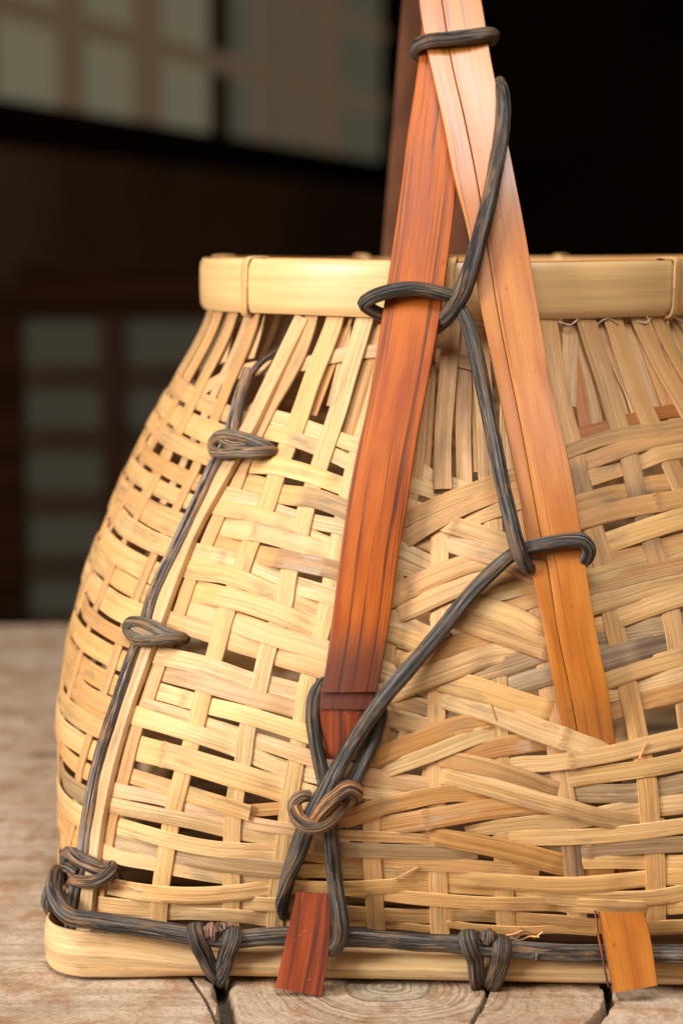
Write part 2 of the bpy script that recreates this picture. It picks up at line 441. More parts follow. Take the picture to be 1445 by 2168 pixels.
def traced(pts, w, L=0.0, ends=None, taper=None):
    """px polyline -> dense (theta,z,L,w). L: function of px arclength or const"""
    d2 = lambda a, b: math.hypot(a[0]-b[0], a[1]-b[1])
    pl = cr([tuple(map(float, p[:2])) for p in pts], 14, d2)
    s = [0.0]
    for a, b in zip(pl, pl[1:]): s.append(s[-1]+d2(a, b))
    out = []
    for i, c in enumerate(pl):
        p = pl[max(i-1, 0)]; q = pl[min(i+1, len(pl)-1)]
        f = s[i]/s[-1]
        ww = w if not isinstance(w, (list, tuple)) else w[0]+(w[1]-w[0])*f
        lv = L(s[i]) if callable(L) else L
        th, z = hit_off(c[0], c[1], lv*PITCH)
        out.append((th, max(z, .004), lv, width3(p, q, c, ww)*1.12))
    return out, s[-1]
mk_ = {'s8': dict(stains=[(.86, .93, .8)]), 's10': dict(stains=[(.33, .40, .75)]), 's6u': dict(stains=[(.78, .99, .35)]), 's9': dict(stains=[(.29, .34, .7)]), 's7': dict(nodes=[.28], stains=[(.22, .28, .5)])}
for k, (pts, w) in ST.items():
    def LL(s, k=k): return .12*math.sin(s*.045+hash(k[1:]) % 7) if False else .0
    pa, tot = traced(pts, w, 1.9 if k == 's6u' else 0.0)
    if k == 's6u':
        pa = [(a, z, L*min(1, i/12)+0, ww) for i, (a, z, L, ww) in enumerate(pa)]
    mb = MB(); strip(mb, dpath(pa), jit(STT[k]), th=.0008, crown=.00022, **mk_.get(k, {})); mb.build('stake', root, BAM)
# ------------------------------------------------------------------ weavers, traced: (points[(x,y[,L])], width, stakes it runs under, tint, extras)
LS = ['s1','s2','s3','s4']
def U(*a): return tuple(a)
WV = [
 # left panel rows that run on into the middle as the falling diagonals
 ([(525,868),(554,877),(612,892),(662,910),(700,922),(731,935),(770,946),(830,966,0),(875,986,-1),(922,1015,-1),(983,1033,-1),(1020,1045,-1)],28,U('s2','s3','s1'),PALE,{}),
 ([(522,903),(539,910),(599,922),(669,947),(724,972),(750,985),(810,1003,1),(869,1027,1),(900,1036,0),(936,1050,-1),(985,1066,-1)],29,U('s1','s3','s4'),PALE,dict(stains=[(.28,.55,.3)])),
 ([(509,980),(525,982),(574,985),(649,1002),(724,1029),(780,1045),(861,1073,1),(900,1087,-1),(950,1100,-1)],34,U('s1','s4'),HON,dict(nodes=[.04])),
 ([(480,1015),(510,1022),(559,1032),(589,1044),(674,1057),(739,1082),(790,1105),(845,1128,0),(900,1146,-1),(942,1108+52,-1)],37,U('s1','s2'),HON,dict(stains=[(.42,.62,.55)],nodes=[.70])),
 ([(452,1038),(472,1044),(549,1064),(579,1079),(619,1094),(661,1104),(734,1119),(790,1140,1),(849,1163,1),(907,1190,.2),(945,1203,-1),(990,1218,-1)],[28,30],U('s2','s3'),PALE,{}),
 ([(440,1068),(460,1074),(549,1092),(619,1119),(651,1134),(699,1154),(760,1172,1),(837,1195,1),(878,1210,0),(920,1225,-1)],30,U('s3','s4'),HON,{}),
 ([(445,1110),(467,1114),(524,1124),(542,1126),(612,1144),(696,1171),(760,1195,0),(830,1222,-1),(880,1240,-1)],36,U('s1','s4'),PALE,dict(nodes=[.26],stains=[(.30,.45,.15)])),
 ([(428,1143),(452,1149),(507,1161),(539,1172),(612,1186),(714,1209),(770,1230,1),(835,1250,-1),(880,1268,-1)],36,U('s1','s2'),TAN,dict(nodes=[.42],stains=[(.43,.68,.42)],scuffs=[(.44,.6)])),
 ([(398,1164),(415,1169),(500,1189),(540,1204),(588,1226),(624,1239),(707,1264),(760,1285,1),(820,1306,1),(864,1326,.6),(905,1345,-1),(960,1362,-1)],[33,36],U('s2','s3'),PALE,{}),
 ([(382,1199),(400,1205),(486,1219),(583,1257),(619,1271),(674,1296),(750,1318,1),(820,1338,1),(878,1358,.6),(925,1375,-1),(970,1390,-1)],[34,38],U('s3','s4'),HON,{}),
 ([(385,1241),(411,1249),(514,1274),(597,1302),(666,1332),(730,1355,0),(820,1387,-1),(900,1412,-1)],40,U('s1','s4'),HON,dict(nodes=[])),
 ([(375,1282),(400,1289),(458,1304),(492,1316),(569,1343),(691,1379),(760,1402,1),(830,1430,1),(890,1452,-1),(930,1465,-1)],40,U('s1','s2'),PALE,{}),
 ([(335,1306),(356,1313),(453,1344),(483,1355),(555,1378),(586,1389),(683,1418),(760,1450,1),(830,1480,1),(904,1504,.3),(945,1520,-1),(1000,1538,-1)],[35,38],U('s2','s3'),HON,dict(stains=[(.80,.90,.3)])),
 ([(312,1379),(331,1385),(436,1410),(536,1444),(569,1451),(638,1468),(740,1495,1),(824,1517,1),(916,1541,.3),(950,1552,-1),(1010,1570,-1)],[36,38],U('s3','s4'),PALE,{}),
 ([(330,1421),(350,1426),(445,1452),(528,1476),(630,1504),(700,1528,.3),(780,1552,-.5),(840,1566,-1)],32,U('s1','s4'),PNK,{}),
 ([(315,1458),(337,1464),(414,1486),(442,1494),(514,1512),(597,1537),(666,1559),(700,1572,3.2),(740,1585,4.0),(770,1596,3.2),(810,1608,-1),(850,1618,-1)],34,U('s1','s2'),PALE,{}),
 ([(302,1490),(320,1496),(403,1521),(431,1532),(508,1556),(538,1566),(640,1599),(700,1618,2.6),(765,1640,2.2),(810,1650,1),(860,1658,.4),(904,1666,.2),(945,1680,-1)],[26,36],U('s2','s3'),PNK,dict(stains=[(.78,.97,.22)])),
 ([(262,1507),(281,1513),(417,1555),(504,1586),(538,1601),(605,1628),(680,1646,1.4),(759,1671,1.2),(800,1678,.8),(861,1686,.3),(920,1700,-1)],[36,28],U('s3','s4'),PALE,{}),
 ([(270,1576),(294,1584),(383,1607),(474,1634),(596,1671),(660,1690,0),(730,1706,-1),(800,1718,-1)],48,U('s1','s4'),HON,dict(nodes=[.18])),
 ([(258,1636),(279,1643),(361,1668),(398,1680),(474,1704),(529,1722,1.4)],29,U('s1','s2'),HON,{}),
 ([(222,1666),(240,1671),(355,1695),(389,1708),(474,1728),(511,1738),(620,1757),(680,1768,1),(740,1778,1)],[26,22],U('s2','s3'),PNK,{}),
 ([(215,1700),(233,1704),(322,1723),(413,1741),(471,1755),(511,1763),(584,1777),(650,1790,0),(720,1800,-1)],29,U('s3','s4'),PALE,dict(stains=[(.3,.6,.2)])),
 ([(232,1742),(249,1747),(352,1777),(444,1796),(581,1805),(640,1808,-.6),(690,1812,-1)],30,U('s1','s4'),YEL,{}),
 ([(222,1770),(243,1777),(331,1802),(370,1809),(474,1828),(596,1842),(640,1846,1)],33,U('s1','s2'),GRY,dict(stains=[(.3,.98,.22)])),
 ([(198,1797),(215,1802),(261,1817),(331,1829),(367,1838),(474,1856,.0),(511,1862,-1),(590,1870,-1)],28,U('s2','s3'),PALE,{}),
 ([(208,1868),(227,1875),(322,1891),(413,1896),(504,1890),(581,1880),(640,1878,.5)],31,U('s1','s4'),YEL,{}),
 ([(182,1908),(200,1912),(316,1922),(355,1921),(468,1918),(511,1914),(584,1916),(640,1922,-1)],[28,26],U('s2','s3'),YEL,{}),
 ([(205,1938),(221,1939),(316,1943),(355,1937),(413,1935),(504,1939),(599,1952),(640,1958,0)],[16,27],U('s1','s2','s4'),PALE,{}),
 ([(525,1716,-1.4),(560,1714,-1.4),(610,1709,-1.4),(660,1700,-1.4)],24,(),BRN,{}),
 # falling diagonals that surface right of the middle stake
 ([(870,1085,-1.2),(920,1100,0),(950,1110,2),(994,1123,2.1),(1073,1149,2.1),(1120,1166,1.6),(1160,1180,0)],34,(),HON,{}),
 ([(920,1140,-1.0),(951,1149,.4),(994,1163,1.9),(1067,1186,1.9),(1125,1216,1.6),(1165,1232,-1)],36,(),PNK,{}),
 ([(945,1255,-.9),(980,1270,1.2),(1006,1280,2.1),(1082,1305,2.1),(1137,1332,1.9),(1180,1350,-1)],[44,38],(),HON,{}),
 ([(915,1292,-.9),(945,1301,.8),(965,1309,1.9),(1053,1337,2.0),(1154,1373,2.0),(1200,1390,.5),(1250,1408,-1)],42,(),TAN,{}),
 ([(895,1427,-.9),(937,1440,1.4),(1013,1459,2.1),(1105,1490,2.1),(1153,1505,1.8),(1185,1514,-1.5)],44,(),HON,{}),
 ([(880,1462,-1),(920,1470,-1),(943,1477,.8),(1044,1508,1.9),(1135,1544,2.4),(1200,1566,2.8),(1240,1581,2.6),(1290,1596,.5),(1330,1604,-1)],[44,42],(),PALE,{}),
 ([(900,1592,-1),(937,1605,1.3),(1013,1621,2.0),(1105,1648,2.0),(1171,1672,.8),(1200,1682,-1),(1240,1694,-1)],[34,37],U('s8'),TAN,dict(stains=[(.5,.85,.3)])),
 ([(895,1628,-1),(920,1634,-.8),(943,1641,1.2),(1044,1668,2.0),(1165,1703,2.0),(1202,1712,2.0),(1240,1724,1.9),(1290,1735,1.2),(1353,1744,-.9),(1400,1752,-1)],[38,34],U('s9'),HON,dict(stains=[(.62,.95,.45)])),
 ([(880,1758,-.6),(938,1773,1.6),(1000,1785,2.1),(1051,1795,2.1),(1120,1812,2.0),(1170,1826,1.0),(1205,1834,-1),(1240,1843,-1),(1296,1853,-1.6)],[30,46],(),BRN,{}),
 # rising diagonals from the left of the middle
 ([(815,1118,-1),(852,1102,1.0),(890,1084,2.6),(936,1062,2.7),(985,1042,2.6),(1018,1031,1.8),(1060,1015,1.2),(1110,995,1.2),(1165,972,1.2),(1198,958,1.0),(1254,936,1.1),(1318,919,1.1),(1374,912,1.1),(1445,901,1),'ext'],[28,26],U(),TAN,{}),
 ([(835,1155,-1),(861,1140,1.2),(907,1111,2.4),(965,1080,2.5),(1010,1060,2.2),(1053,1044,1.4),(1110,1025,1.1),(1170,1003,.5),(1226,985,-1),(1250,976,.2),(1291,960,1.1),(1364,936,1.1),(1445,919,1.1),'ext'],[34,30],U(),TAN,dict(stains=[(.05,.2,.15)])),
 ([(950,1118,-.8),(994,1099,.9),(1061,1075,1.3),(1110,1058,1.1),(1180,1035,.4),(1226,1020,-1),(1250,1012,.3),(1316,991),(1350,980),(1401,960),(1445,951),'ext'],31,U('s10'),HON,dict(scuffs=[(.84,.97)])),
 ([(1085,1108,-1),(1140,1090,.5),(1217,1067),(1291,1047),(1331,1040),(1366,1028),(1409,1021),(1445,1010),'ext'],32,U('s10','s11'),TAN,{}),
 ([(1085,1148,-1),(1150,1126,.5),(1222,1104),(1291,1084),(1364,1069),(1429,1058),(1445,1055),'ext'],36,U('s11'),TAN,{}),
 ([(1100,1196,-1),(1200,1172,-1),(1240,1162,-1),(1262,1156,-1),(1283,1150),(1346,1128),(1420,1104),(1445,1097),'ext'],40,U('s9'),HON,{}),
 ([(1100,1222,-1),(1200,1210,-1),(1241,1203),(1289,1187),(1364,1165),(1400,1154),(1445,1141),'ext'],32,U('s9','s10'),TAN,{}),
 ([(800,1277,-.6),(820,1268,2.2),(860,1248,2.3),(907,1225,2.4),(950,1207,2.4),(994,1192,1.6),(1040,1184,.9),(1085,1178,-.6)],[38,38],U(),TAN,dict(scuffs=[])),
 ([(825,1306,-1),(846,1297,1.6),(890,1278,2.3),(936,1257,2.3),(975,1241,1.8),(1009,1229,1.1),(1050,1222,1.1),(1096,1216,.6),(1120,1213,-.5)],38,U(),HON,{}),
 ([(985,1276,.2),(1006,1268,1.4),(1067,1251,1.2),(1134,1235,1),(1200,1229,.8),(1239,1226),(1309,1208),(1379,1191),(1409,1185),(1445,1174),'ext'],34,U('s10'),HON,dict(scuffs=[(.1,.2)])),
 ([(1010,1306,-1),(1040,1300,-1),(1070,1291,.3),(1137,1268,1),(1200,1256,1),(1248,1245,1),(1300,1231,1.1),(1364,1214,1.1),(1445,1196,1),'ext'],[28,30],U(),TAN,{}),
 ([(1060,1345,-1),(1120,1325,-1),(1200,1300,.4),(1254,1281),(1309,1266),(1383,1243),(1445,1229),'ext'],38,U(),HON,{}),
 ([(820,1424,.4),(873,1402,2.2),(952,1370,2.4),(990,1362,1.4),(1025,1354,.9),(1080,1346,-.8)],40,U(),BRN,dict(stains=[(0,.6,.12)])),
 ([(795,1476,.4),(846,1456,2.2),(900,1435,2.6),(952,1416,2.6),(1000,1399,2.0),(1044,1386,1.3),(1092,1380,1),(1140,1370,-.7)],[44,42],U(),HON,dict(stains=[(.64,.68,.5)])),
 ([(975,1437,-.4),(1007,1426,.9),(1074,1407,1.1),(1130,1388,.9),(1180,1374,.8),(1259,1318+28,-1),(1300,1343,-1),(1330,1337,-.4),(1380,1328,.5),(1409,1323,-.3),(1445,1315,-1),'ext'],[36,34],U(),GRY,dict(nodes=[.78],stains=[(.12,.40,.35),(.62,.77,.85)])),
 ([(1020,1472,-1),(1074,1456,-.6),(1110,1444,1),(1165,1428,1.1),(1210,1415,1),(1272,1399,1.3),(1328,1382,1.3),(1380,1368,.8),(1420,1357,-.8),(1445,1351,-1),'ext'],[34,46],U(),GRY,dict(nodes=[.72],stains=[(.10,.36,.38),(.44,.69,.8)])),
 ([(1180,1360,-1),(1259,1320,-1),(1290,1314,-1),(1313,1307,.6),(1383,1281),(1445,1261),'ext'],38,U(),HON,{}),
 ([(1215,1462,-1),(1281,1440),(1346,1417),(1400,1402),(1445,1390),'ext'],38,U(),HON,{}),
 ([(1070,1530,-.9),(1111,1519,.9),(1150,1508,-.6),(1184,1500,-1.2),(1235,1487,-1.5),(1285,1473,.2),(1346,1454),(1400,1440),(1445,1428),'ext'],[26,32],U('s9'),PALE,{}),
 ([(1130,1562,-.9),(1175,1545,-1.2),(1230,1528,-2),(1291,1508,-.2),(1352,1488),(1438,1466),(1445,1464),'ext'],[30,36],U('s9'),BRN,dict(stains=[(.62,.68,.4)])),
 ([(770,1614,.3),(800,1602,2.2),(891,1565,2.4),(967,1537,2.0),(1025,1527,1.0),(1070,1520,-.8)],36,U(),BRN,dict(stains=[])),
 ([(795,1640,-1),(818,1629,1.2),(870,1611,2.4),(922,1592,2.5),(970,1573,2.3),(1013,1557,1.4),(1065,1545,-.3)],31,U(),PALE,{}),
 ([(950,1612,-.4),(989,1599,1.1),(1059,1581,1.0),(1110,1573,1),(1160,1566,.2),(1195,1560,-1)],38,U(),BRN,dict(scuffs=[(.5,.7)])),
 ([(1040,1628,-1),(1077,1622,-.2),(1110,1618,1),(1150,1617,1.6),(1200,1611,2.4),(1240,1605,2.6),(1300,1594,2.2),(1346,1583,1.2),(1445,1561,1.1),'ext'],[30,35],U(),HON,dict(nodes=[.20])),
 ([(1120,1668,-.8),(1170,1656,-1),(1214,1647,.6),(1302,1636,1.1),(1370,1626,1.1),(1445,1611,1),'ext'],34,U(),HON,{}),
 ([(1150,1690,-1.2),(1217,1680,-.5),(1277,1680,.4),(1345,1678,-.7),(1400,1667,-1),(1445,1658,0),'ext'],36,U(),GRY,dict(scuffs=[(.18,.42)],nodes=[.80])),
 ([(985,1762,-1.2),(1040,1752,.6),(1090,1746,.8),(1126,1742,.8),(1180,1740,.6),(1239,1734,.2),(1300,1719,.1),(1345,1712,-1),(1390,1708,-1),(1445,1702,0),'ext'],[24,38],U(),YEL,{}),
 ([(1045,1780,-1),(1085,1774,.6),(1130,1774,1),(1221,1772),(1353,1761),(1445,1748),'ext'],29,U(),YEL,{}),
 ([(1040,1784,-1.1),(1089,1790,-.4),(1150,1797,-.6),(1187,1800,-1),(1240,1798,.5),(1353,1792,1),(1445,1787,1),'ext'],30,U(),GRY,dict(stains=[(.3,.95,.15)])),
 ([(1180,1822,-1),(1232,1824,.2),(1300,1824,.5),(1364,1825,-1),(1410,1825,-.6),(1445,1825,.3),'ext'],27,U(),YEL,{}),
 ([(690,1736,.3),(740,1730,1.2),(809,1707,1.3),(860,1696,1.7),(906,1686,1.8),(952,1680,1.6),(1000,1680,.9),(1050,1684,-.6)],[36,30],U(),BRN,{}),
 ([(770,1758,-1),(809,1750,-.1),(860,1742,1.4),(922,1732,1.8),(1000,1718,1.7),(1060,1710,1.2),(1110,1706,.9),(1170,1706,-.6)],[40,36],U(),BRN,dict(scuffs=[(.1,.7)])),
 # level rows at the foot
 ([(640,1762,-.4),(715,1767,1),(809,1772,1),(878,1775,1),(930,1780,.3)],20,U(),TAN,{}),
 ([(640,1792,-.4),(715,1797,1),(809,1802,1),(880,1804,1),(960,1805,.9),(1010,1804,-.2)],27,U(),GRY,dict(stains=[(.2,.9,.15)])),
 ([(620,1815,-1.0),(643,1816,-.4),(700,1820,1),(765,1822,-.9),(809,1826,-.6),(860,1828,.8),(927,1830,1),(1013,1836,1),(1090,1842,.9),(1140,1846,-.8)],26,U(),TAN,{}),
 ([(612,1846,1),(640,1844,1),(720,1844,.7),(765,1846,-.9),(806,1850,-.8),(860,1852,.2),(909,1854,-.9),(948,1859,-.4),(1000,1863,1),(1051,1866,1),(1202,1874,1),(1277,1870,1),(1340,1863,-.8),(1390,1857,-1),(1430,1855,.2),(1445,1855,.5),'ext'],[27,32],U(),HON,dict(nodes=[.18],stains=[(.08,.17,.45)])),
 ([(585,1872,-.5),(621,1878,3.2),(700,1882,3.2),(770,1880,1.1),(837,1875,1),(890,1873,-.6),(927,1873,-1),(965,1875,-.2),(1047,1882,-.8),(1089,1888,-.6),(1140,1896,.8),(1240,1904,1),(1315,1904,1),(1388,1900,1),(1445,1889,1),'ext'],[27,30],U(),HON,dict(nodes=[.84],stains=[(.10,.3,.15),(.55,.83,.22)])),
 ([(740,1886,-1),(792,1890,-.9),(830,1896,.5),(880,1902,1),(929,1906,1.1),(1013,1912,1),(1089,1914,1),(1150,1914,.8),(1185,1915,-.8),(1225,1917,1.2),(1262,1919,2.2),(1320,1922,2.2),(1352,1923,1.4),(1388,1923,-1),(1430,1920,0),(1445,1919,.6),'ext'],[24,28],U(),HON,dict(nodes=[.40],stains=[(.30,.39,.4)])),
 ([(600,1926,.6),(650,1928,-1.2),(700,1930,-1.2),(726,1931,.3),(776,1935,-.9),(830,1938,.3),(912,1940,-1),(949,1936,0),(1010,1936,1),(1071,1941,-.9),(1120,1948,.7),(1202,1954,1),(1266,1961,.5),(1320,1963,-1.4),(1375,1964,.4),(1445,1962,1),'ext'],[25,28],U(),TAN,dict(nodes=[.28],stains=[(.3,.5,.2)])),
 ([(690,1950,-1),(731,1952,-1),(797,1956,-1),(860,1961,0),(912,1966,-.9),(949,1957,.4),(1000,1964,1),(1051,1968,1),(1120,1970,1),(1164,1967,1),(1262,1972,.6)],[13,16],U(),TAN,{}),
 ([(1221,919,-1),(1287,903,-.6),(1318,893,-1),(1360,884,-.6),(1394,875,-.8),(1445,866,-.8),'ext'],24,U(),RST,{}),
]
def build_weaver(pts, w, under, tint, ex, name='weaver'):
    ext = pts[-1] == 'ext'
    if ext: pts = pts[:-1]
    has = any(len(p) == 3 for p in pts)
    d2 = lambda a, b: math.hypot(a[0]-b[0], a[1]-b[1])
    keys = []; s = 0.0; ss = [0.0]
    for a, b in zip(pts, pts[1:]): ss.append(ss[-1]+d2(a, b))
    for i, p in enumerate(pts):
        if len(p) == 3: keys.append((ss[i], p[2], True))
    exr = [(pts[i][0]) for i in range(len(pts)) if len(pts[i]) == 3]
    for k, (sp, sw) in ST.items():
        if k == 's6u': continue
        for i in range(len(pts)-1):
            for j in range(len(sp)-1):
                t = seg_x(pts[i], pts[i+1], sp[j], sp[j+1])
                if t is not None:
                    if len(pts[i]) == 3 and len(pts[i+1]) == 3: continue
                    if len(pts[i]) == 3 or len(pts[i+1]) == 3:
                        if k not in under and has and k in ('s5','s6','s7'): continue
                    v = -1.0 if k in under else 1.0
                    c = ss[i]+t*(ss[i+1]-ss[i])
                    keys += [(c-19, v, False), (c+19, v, False)]
    keys.sort()
    if not keys: keys = [(0, 1.0, True)]
    jz = R_.uniform(-.12, .12)
    def L(s):
        if s <= keys[0][0]: return keys[0][1]+jz
        for a, b in zip(keys, keys[1:]):
            if s <= b[0]:
                if b[0]-a[0] < 1e-6: return b[1]+jz
                t = (s-a[0])/(b[0]-a[0]); t = t*t*(3-2*t)
                return a[1]+(b[1]-a[1])*t+jz
        return keys[-1][1]+jz
    pa, tot = traced(pts, w, L)
    if ext:
        th, z, l, ww = pa[-1]; th2, z2 = pa[-4][0], pa[-4][1]
        sl = (z-z2)/max(th-th2, 1e-4)
        T1 = math.radians(317)
        for q in (.2, .4, .6, .8, 1.0):
            dt = (T1-th)*q
            if dt > 0: pa.append((th+dt, z+sl*dt*.6, l if q > .3 else l, ww))
    ex = dict(ex)
    if not ex.get('nodes') and R_.random() < .3: ex['nodes'] = [R_.uniform(.15, .85)]
    mb = MB(); strip(mb, dpath(pa), jit(tint), **ex)
    return mb.build(name, root, BAM)
for w in WV: build_weaver(*w)
# leaning inner splints seen between the stakes under the rim, and the pinkish band behind them
INN = [([(985,640),(982,790),(980,900),(982,1027)],30,-2.6,PNK),([(742,660),(690,800),(660,880)],18,-3,BRN),([(812,690),(775,790),(742,900),(728,960)],30,-3,BRN),
 ([(1208,660),(1206,740),(1202,860)],30,-3,PNK),([(1196,700),(1224,820),(1240,915)],24,-3.6,RST),([(1262,660),(1300,770),(1349,880)],14,-2.4,PNK),([(1318,660),(1345,740),(1388,862)],18,-2.6,PNK),
 ([(1200,640),(1235,760),(1262,900)],26,-4,TAN),([(1280,700),(1330,850),(1345,900)],34,-4,TAN),([(556,660),(548,700),(530,760)],16,-2.5,PNK),([(506,668),(490,700),(470,770)],20,-2.5,PNK),([(735,690),(725,760),(700,860)],16,-3.4,PNK),
 ([(905,700),(900,850),(890,1000)],34,-3,BRN),([(1005,700),(1012,850),(1015,1000)],26,-3.4,BRN)]
for p, w, L, t in INN:
    pa, _ = traced(p, w, L); mb = MB(); strip(mb, dpath(pa), jit(t)); mb.build('inner_splint', root, BAM)
pa, _ = traced([(405,870),(425,835),(470,805),(520,785),(585,778),(640,772),(700,757),(790,745),(880,745),(940,757),(1010,775),(1080,790)], 25, -2.0)
pa = [(a, z, (-1.0 if i < 6 else -1.6), w) for i, (a, z, L, w) in enumerate(pa)]
mb = MB(); strip(mb, dpath(pa), PNK); mb.build('weaver', root, BAM)
def sm(a, b, x):
    t = min(max((x-a)/(b-a), 0), 1); return t*t*(3-2*t)
# ------------------------------------------------------------------ the other three walls, woven by rule
def wall_rows(ta, tb, rows, stakes, mk, seed, phase=0):
    rr = random.Random(seed)
    for r, z0 in enumerate(rows):
        keys = []
        for i, tfun in enumerate(stakes):
            v = 1.0 if ((r+i+phase) % 4) < 2 else -1.0
            keys.append((tfun(z0), v))
        keys.sort()
        z0 = z0+rr.uniform(-.0008, .0008)
        n = 46; path = []; amp = rr.uniform(-.0012, .0012); wd = rr.uniform(.0056, .0082)
        te = tb(z0) if callable(tb) else tb
        for q in range(n+1):
            th = ta+(te-ta)*q/n
            v = keys[0][1]
            for a, b in zip(keys, keys[1:]):
                if a[0] <= th <= b[0]:
                    t = (th-a[0])/(b[0]-a[0]); t = min(max((t-.25)/.5, 0), 1); t = t*t*(3-2*t); v = a[1]+(b[1]-a[1])*t
            if th > keys[-1][0]: v = keys[-1][1]
            f = q/n
            z = z0+.006*math.sin(math.pi*f)*(z0/.12)+amp*math.sin(5*f+r)
            path.append((th, max(z, .006), v*1.05, wd*(1+.1*math.sin(r*3+7*f))))
        mk(path, rr)
_rodq = sorted((hit(x, y)[1], hit(x, y)[0]) for x, y in ((516,815),(452,990),(345,1215),(262,1450),(183,1760),(160,1890)))
def left_stake(i, n):
    def f(z): return lin(z, _rodq)-math.radians((i+.45)*90/n)
    return f
NL = 10
ls = [left_stake(i, NL) for i in range(NL)]
for i, tf in enumerate(ls):
    path = []
    for q in range(31):
        z = .006+(.2205-.006)*q/30
        path.append((tf(z)+.05*math.sin(z*20+i)*.3, z, 0.0, .0048+.0012*sm(.15, .19, z)))
    mb = MB(); strip(mb, dpath(path), jit(TAN), th=.0007, crown=.0002); mb.build('stake', root, BAM)
for i in range(NL):
    tf = left_stake(i+.5, NL)
    path = [(tf(z)+.02*math.sin(i*2.1), z, -1.3 if z > .185 else -1.3, .0046) for z in [.150+.0705*q/12 for q in range(13)]]
    mb = MB(); strip(mb, dpath(path), jit((PNK, TAN, HON)[i % 3]), th=.0006); mb.build('stake', root, BAM)
tints = [HON, TAN, HON, YEL, TAN, GRY, HON]
def mk_left(path, rr):
    mb = MB(); strip(mb, dpath(path, .0018), jit(rr.choice(tints), .12), crown=.0002, nodes=([rr.random()] if rr.random() < .5 else []), stains=([(.4, .55, .3)] if rr.random() < .2 else ())); mb.build('weaver', root, BAM)
_rodp = sorted((hit(x, y)[1], hit(x, y)[0]) for x, y in ((516,815),(487,925),(452,990),(400,1102),(345,1215),(308,1320),(262,1450),(215,1595),(183,1760),(160,1890)))
def rod_theta(z): return lin(z, _rodp)+.035
wall_rows(math.radians(135), rod_theta, [.0190+.0073*k for k in range(23)], ls, mk_left, 3)
far = MB(); fst = MB()
NB = 18
bs = [(lambda z, i=i: math.radians(318+(i+.5)*177/NB)) for i in range(NB)]
for i, tf in enumerate(bs):
    path = [(tf(0), .006+.2145*q/24, 0.0, .0052) for q in range(25)]
    strip(fst, dpath(path, .004), jit(TAN))
wall_rows(math.radians(317), math.radians(497), [.0185+.0074*k for k in range(23)], bs, lambda p, rr: strip(far, dpath(p, .004), jit(rr.choice((BRN, TAN, GRY)), .08)), 5)
for i in range(40):
    t0 = math.radians(300+i*5.6); strip(fst, dpath([(t0+.03*math.sin(i), .170+.0505*q/5, -1.4, .0060) for q in range(6)], .004), jit((PNK, BRN, TAN)[i % 3]))
for z_ in (.186, .197):
    strip(far, dpath([(math.radians(120-6+q*10)+math.radians(210), z_+.002*math.sin(q), -.9, .0052) for q in range(17)], .004), PNK)
o = far.build('weaver', root, BAM); o['kind'] = 'stuff'
o = fst.build('stake', root, BAM); o['kind'] = 'stuff'
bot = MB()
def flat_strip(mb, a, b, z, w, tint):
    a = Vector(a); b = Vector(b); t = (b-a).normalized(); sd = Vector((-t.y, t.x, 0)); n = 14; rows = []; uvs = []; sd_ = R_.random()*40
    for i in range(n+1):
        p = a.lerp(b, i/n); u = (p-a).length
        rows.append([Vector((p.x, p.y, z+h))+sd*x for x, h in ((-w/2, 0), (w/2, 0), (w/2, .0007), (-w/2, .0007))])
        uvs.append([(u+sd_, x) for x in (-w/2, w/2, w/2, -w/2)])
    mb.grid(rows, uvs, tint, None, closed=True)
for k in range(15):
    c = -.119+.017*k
    flat_strip(bot, (c, -.128, 0), (c, .128, 0), .0075, .0125, jit((.24, .14, .075))); flat_strip(bot, (-.128, c, 0), (.128, c, 0), .0086, .0125, jit((.24, .14, .075)))  # dark brown tint stands in for the shade inside the basket
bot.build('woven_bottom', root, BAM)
# ------------------------------------------------------------------ generic helpers: tubes and slabs
def tube(name, pts, tint, seg=30, material=None, flat=1.0, label=None, parent=None, step=.0011, rough=1.0, taper=False):
    """pts: (Vector, radius)"""
    d = lambda a, b: math.dist(a[:3], b[:3])
    dn = cr([(p[0], p[1], p[2], r) for p, r in pts], step, d)
    P = [Vector(q[:3]) for q in dn]; rad_ = [q[3] for q in dn]
    mb = MB(); rows = []; uvs = []; s = 0; seed = R_.random()*50
    t0 = (P[1]-P[0]).normalized()
    up = Vector((0, 1, 0)) if abs(t0.y) < .8 else Vector((0, 0, 1))
    n = (up-t0*up.dot(t0)).normalized()
    for i, p in enumerate(P):
        a = P[max(i-1, 0)]; b = P[min(i+1, len(P)-1)]
        t = (b-a).normalized(); n = (n-t*n.dot(t)).normalized(); bn = t.cross(n)
        if i: s += (p-P[i-1]).length
        r = rad_[i]
        lump = 1+.07*rough*noise.noise(Vector((s*110, seed, 1)))
        ring = []; uu = []
        for k in range(seg):
            al = TWO*k/seg
            rg = 1+rough*(  .011*math.sin(al*9+seed+3*noise.noise(Vector((s*9, seed, 2))))+.045*noise.noise(Vector((math.cos(al)*3.2+seed, math.sin(al)*3.2, s*16)))+.045*noise.noise(Vector((math.cos(al)*7+seed, math.sin(al)*7, s*22))))
            ring.append(p+(n*math.cos(al)*flat+bn*math.sin(al))*r*lump*rg)
            uu.append((s+seed, (al/TWO)*TWO*r))
        rows.append(ring); uvs.append(uu)
    # rounded tips
    mb.grid(rows, uvs, tint, None, closed=True)
    return mb.build(name, parent or root, material or VINE, label)
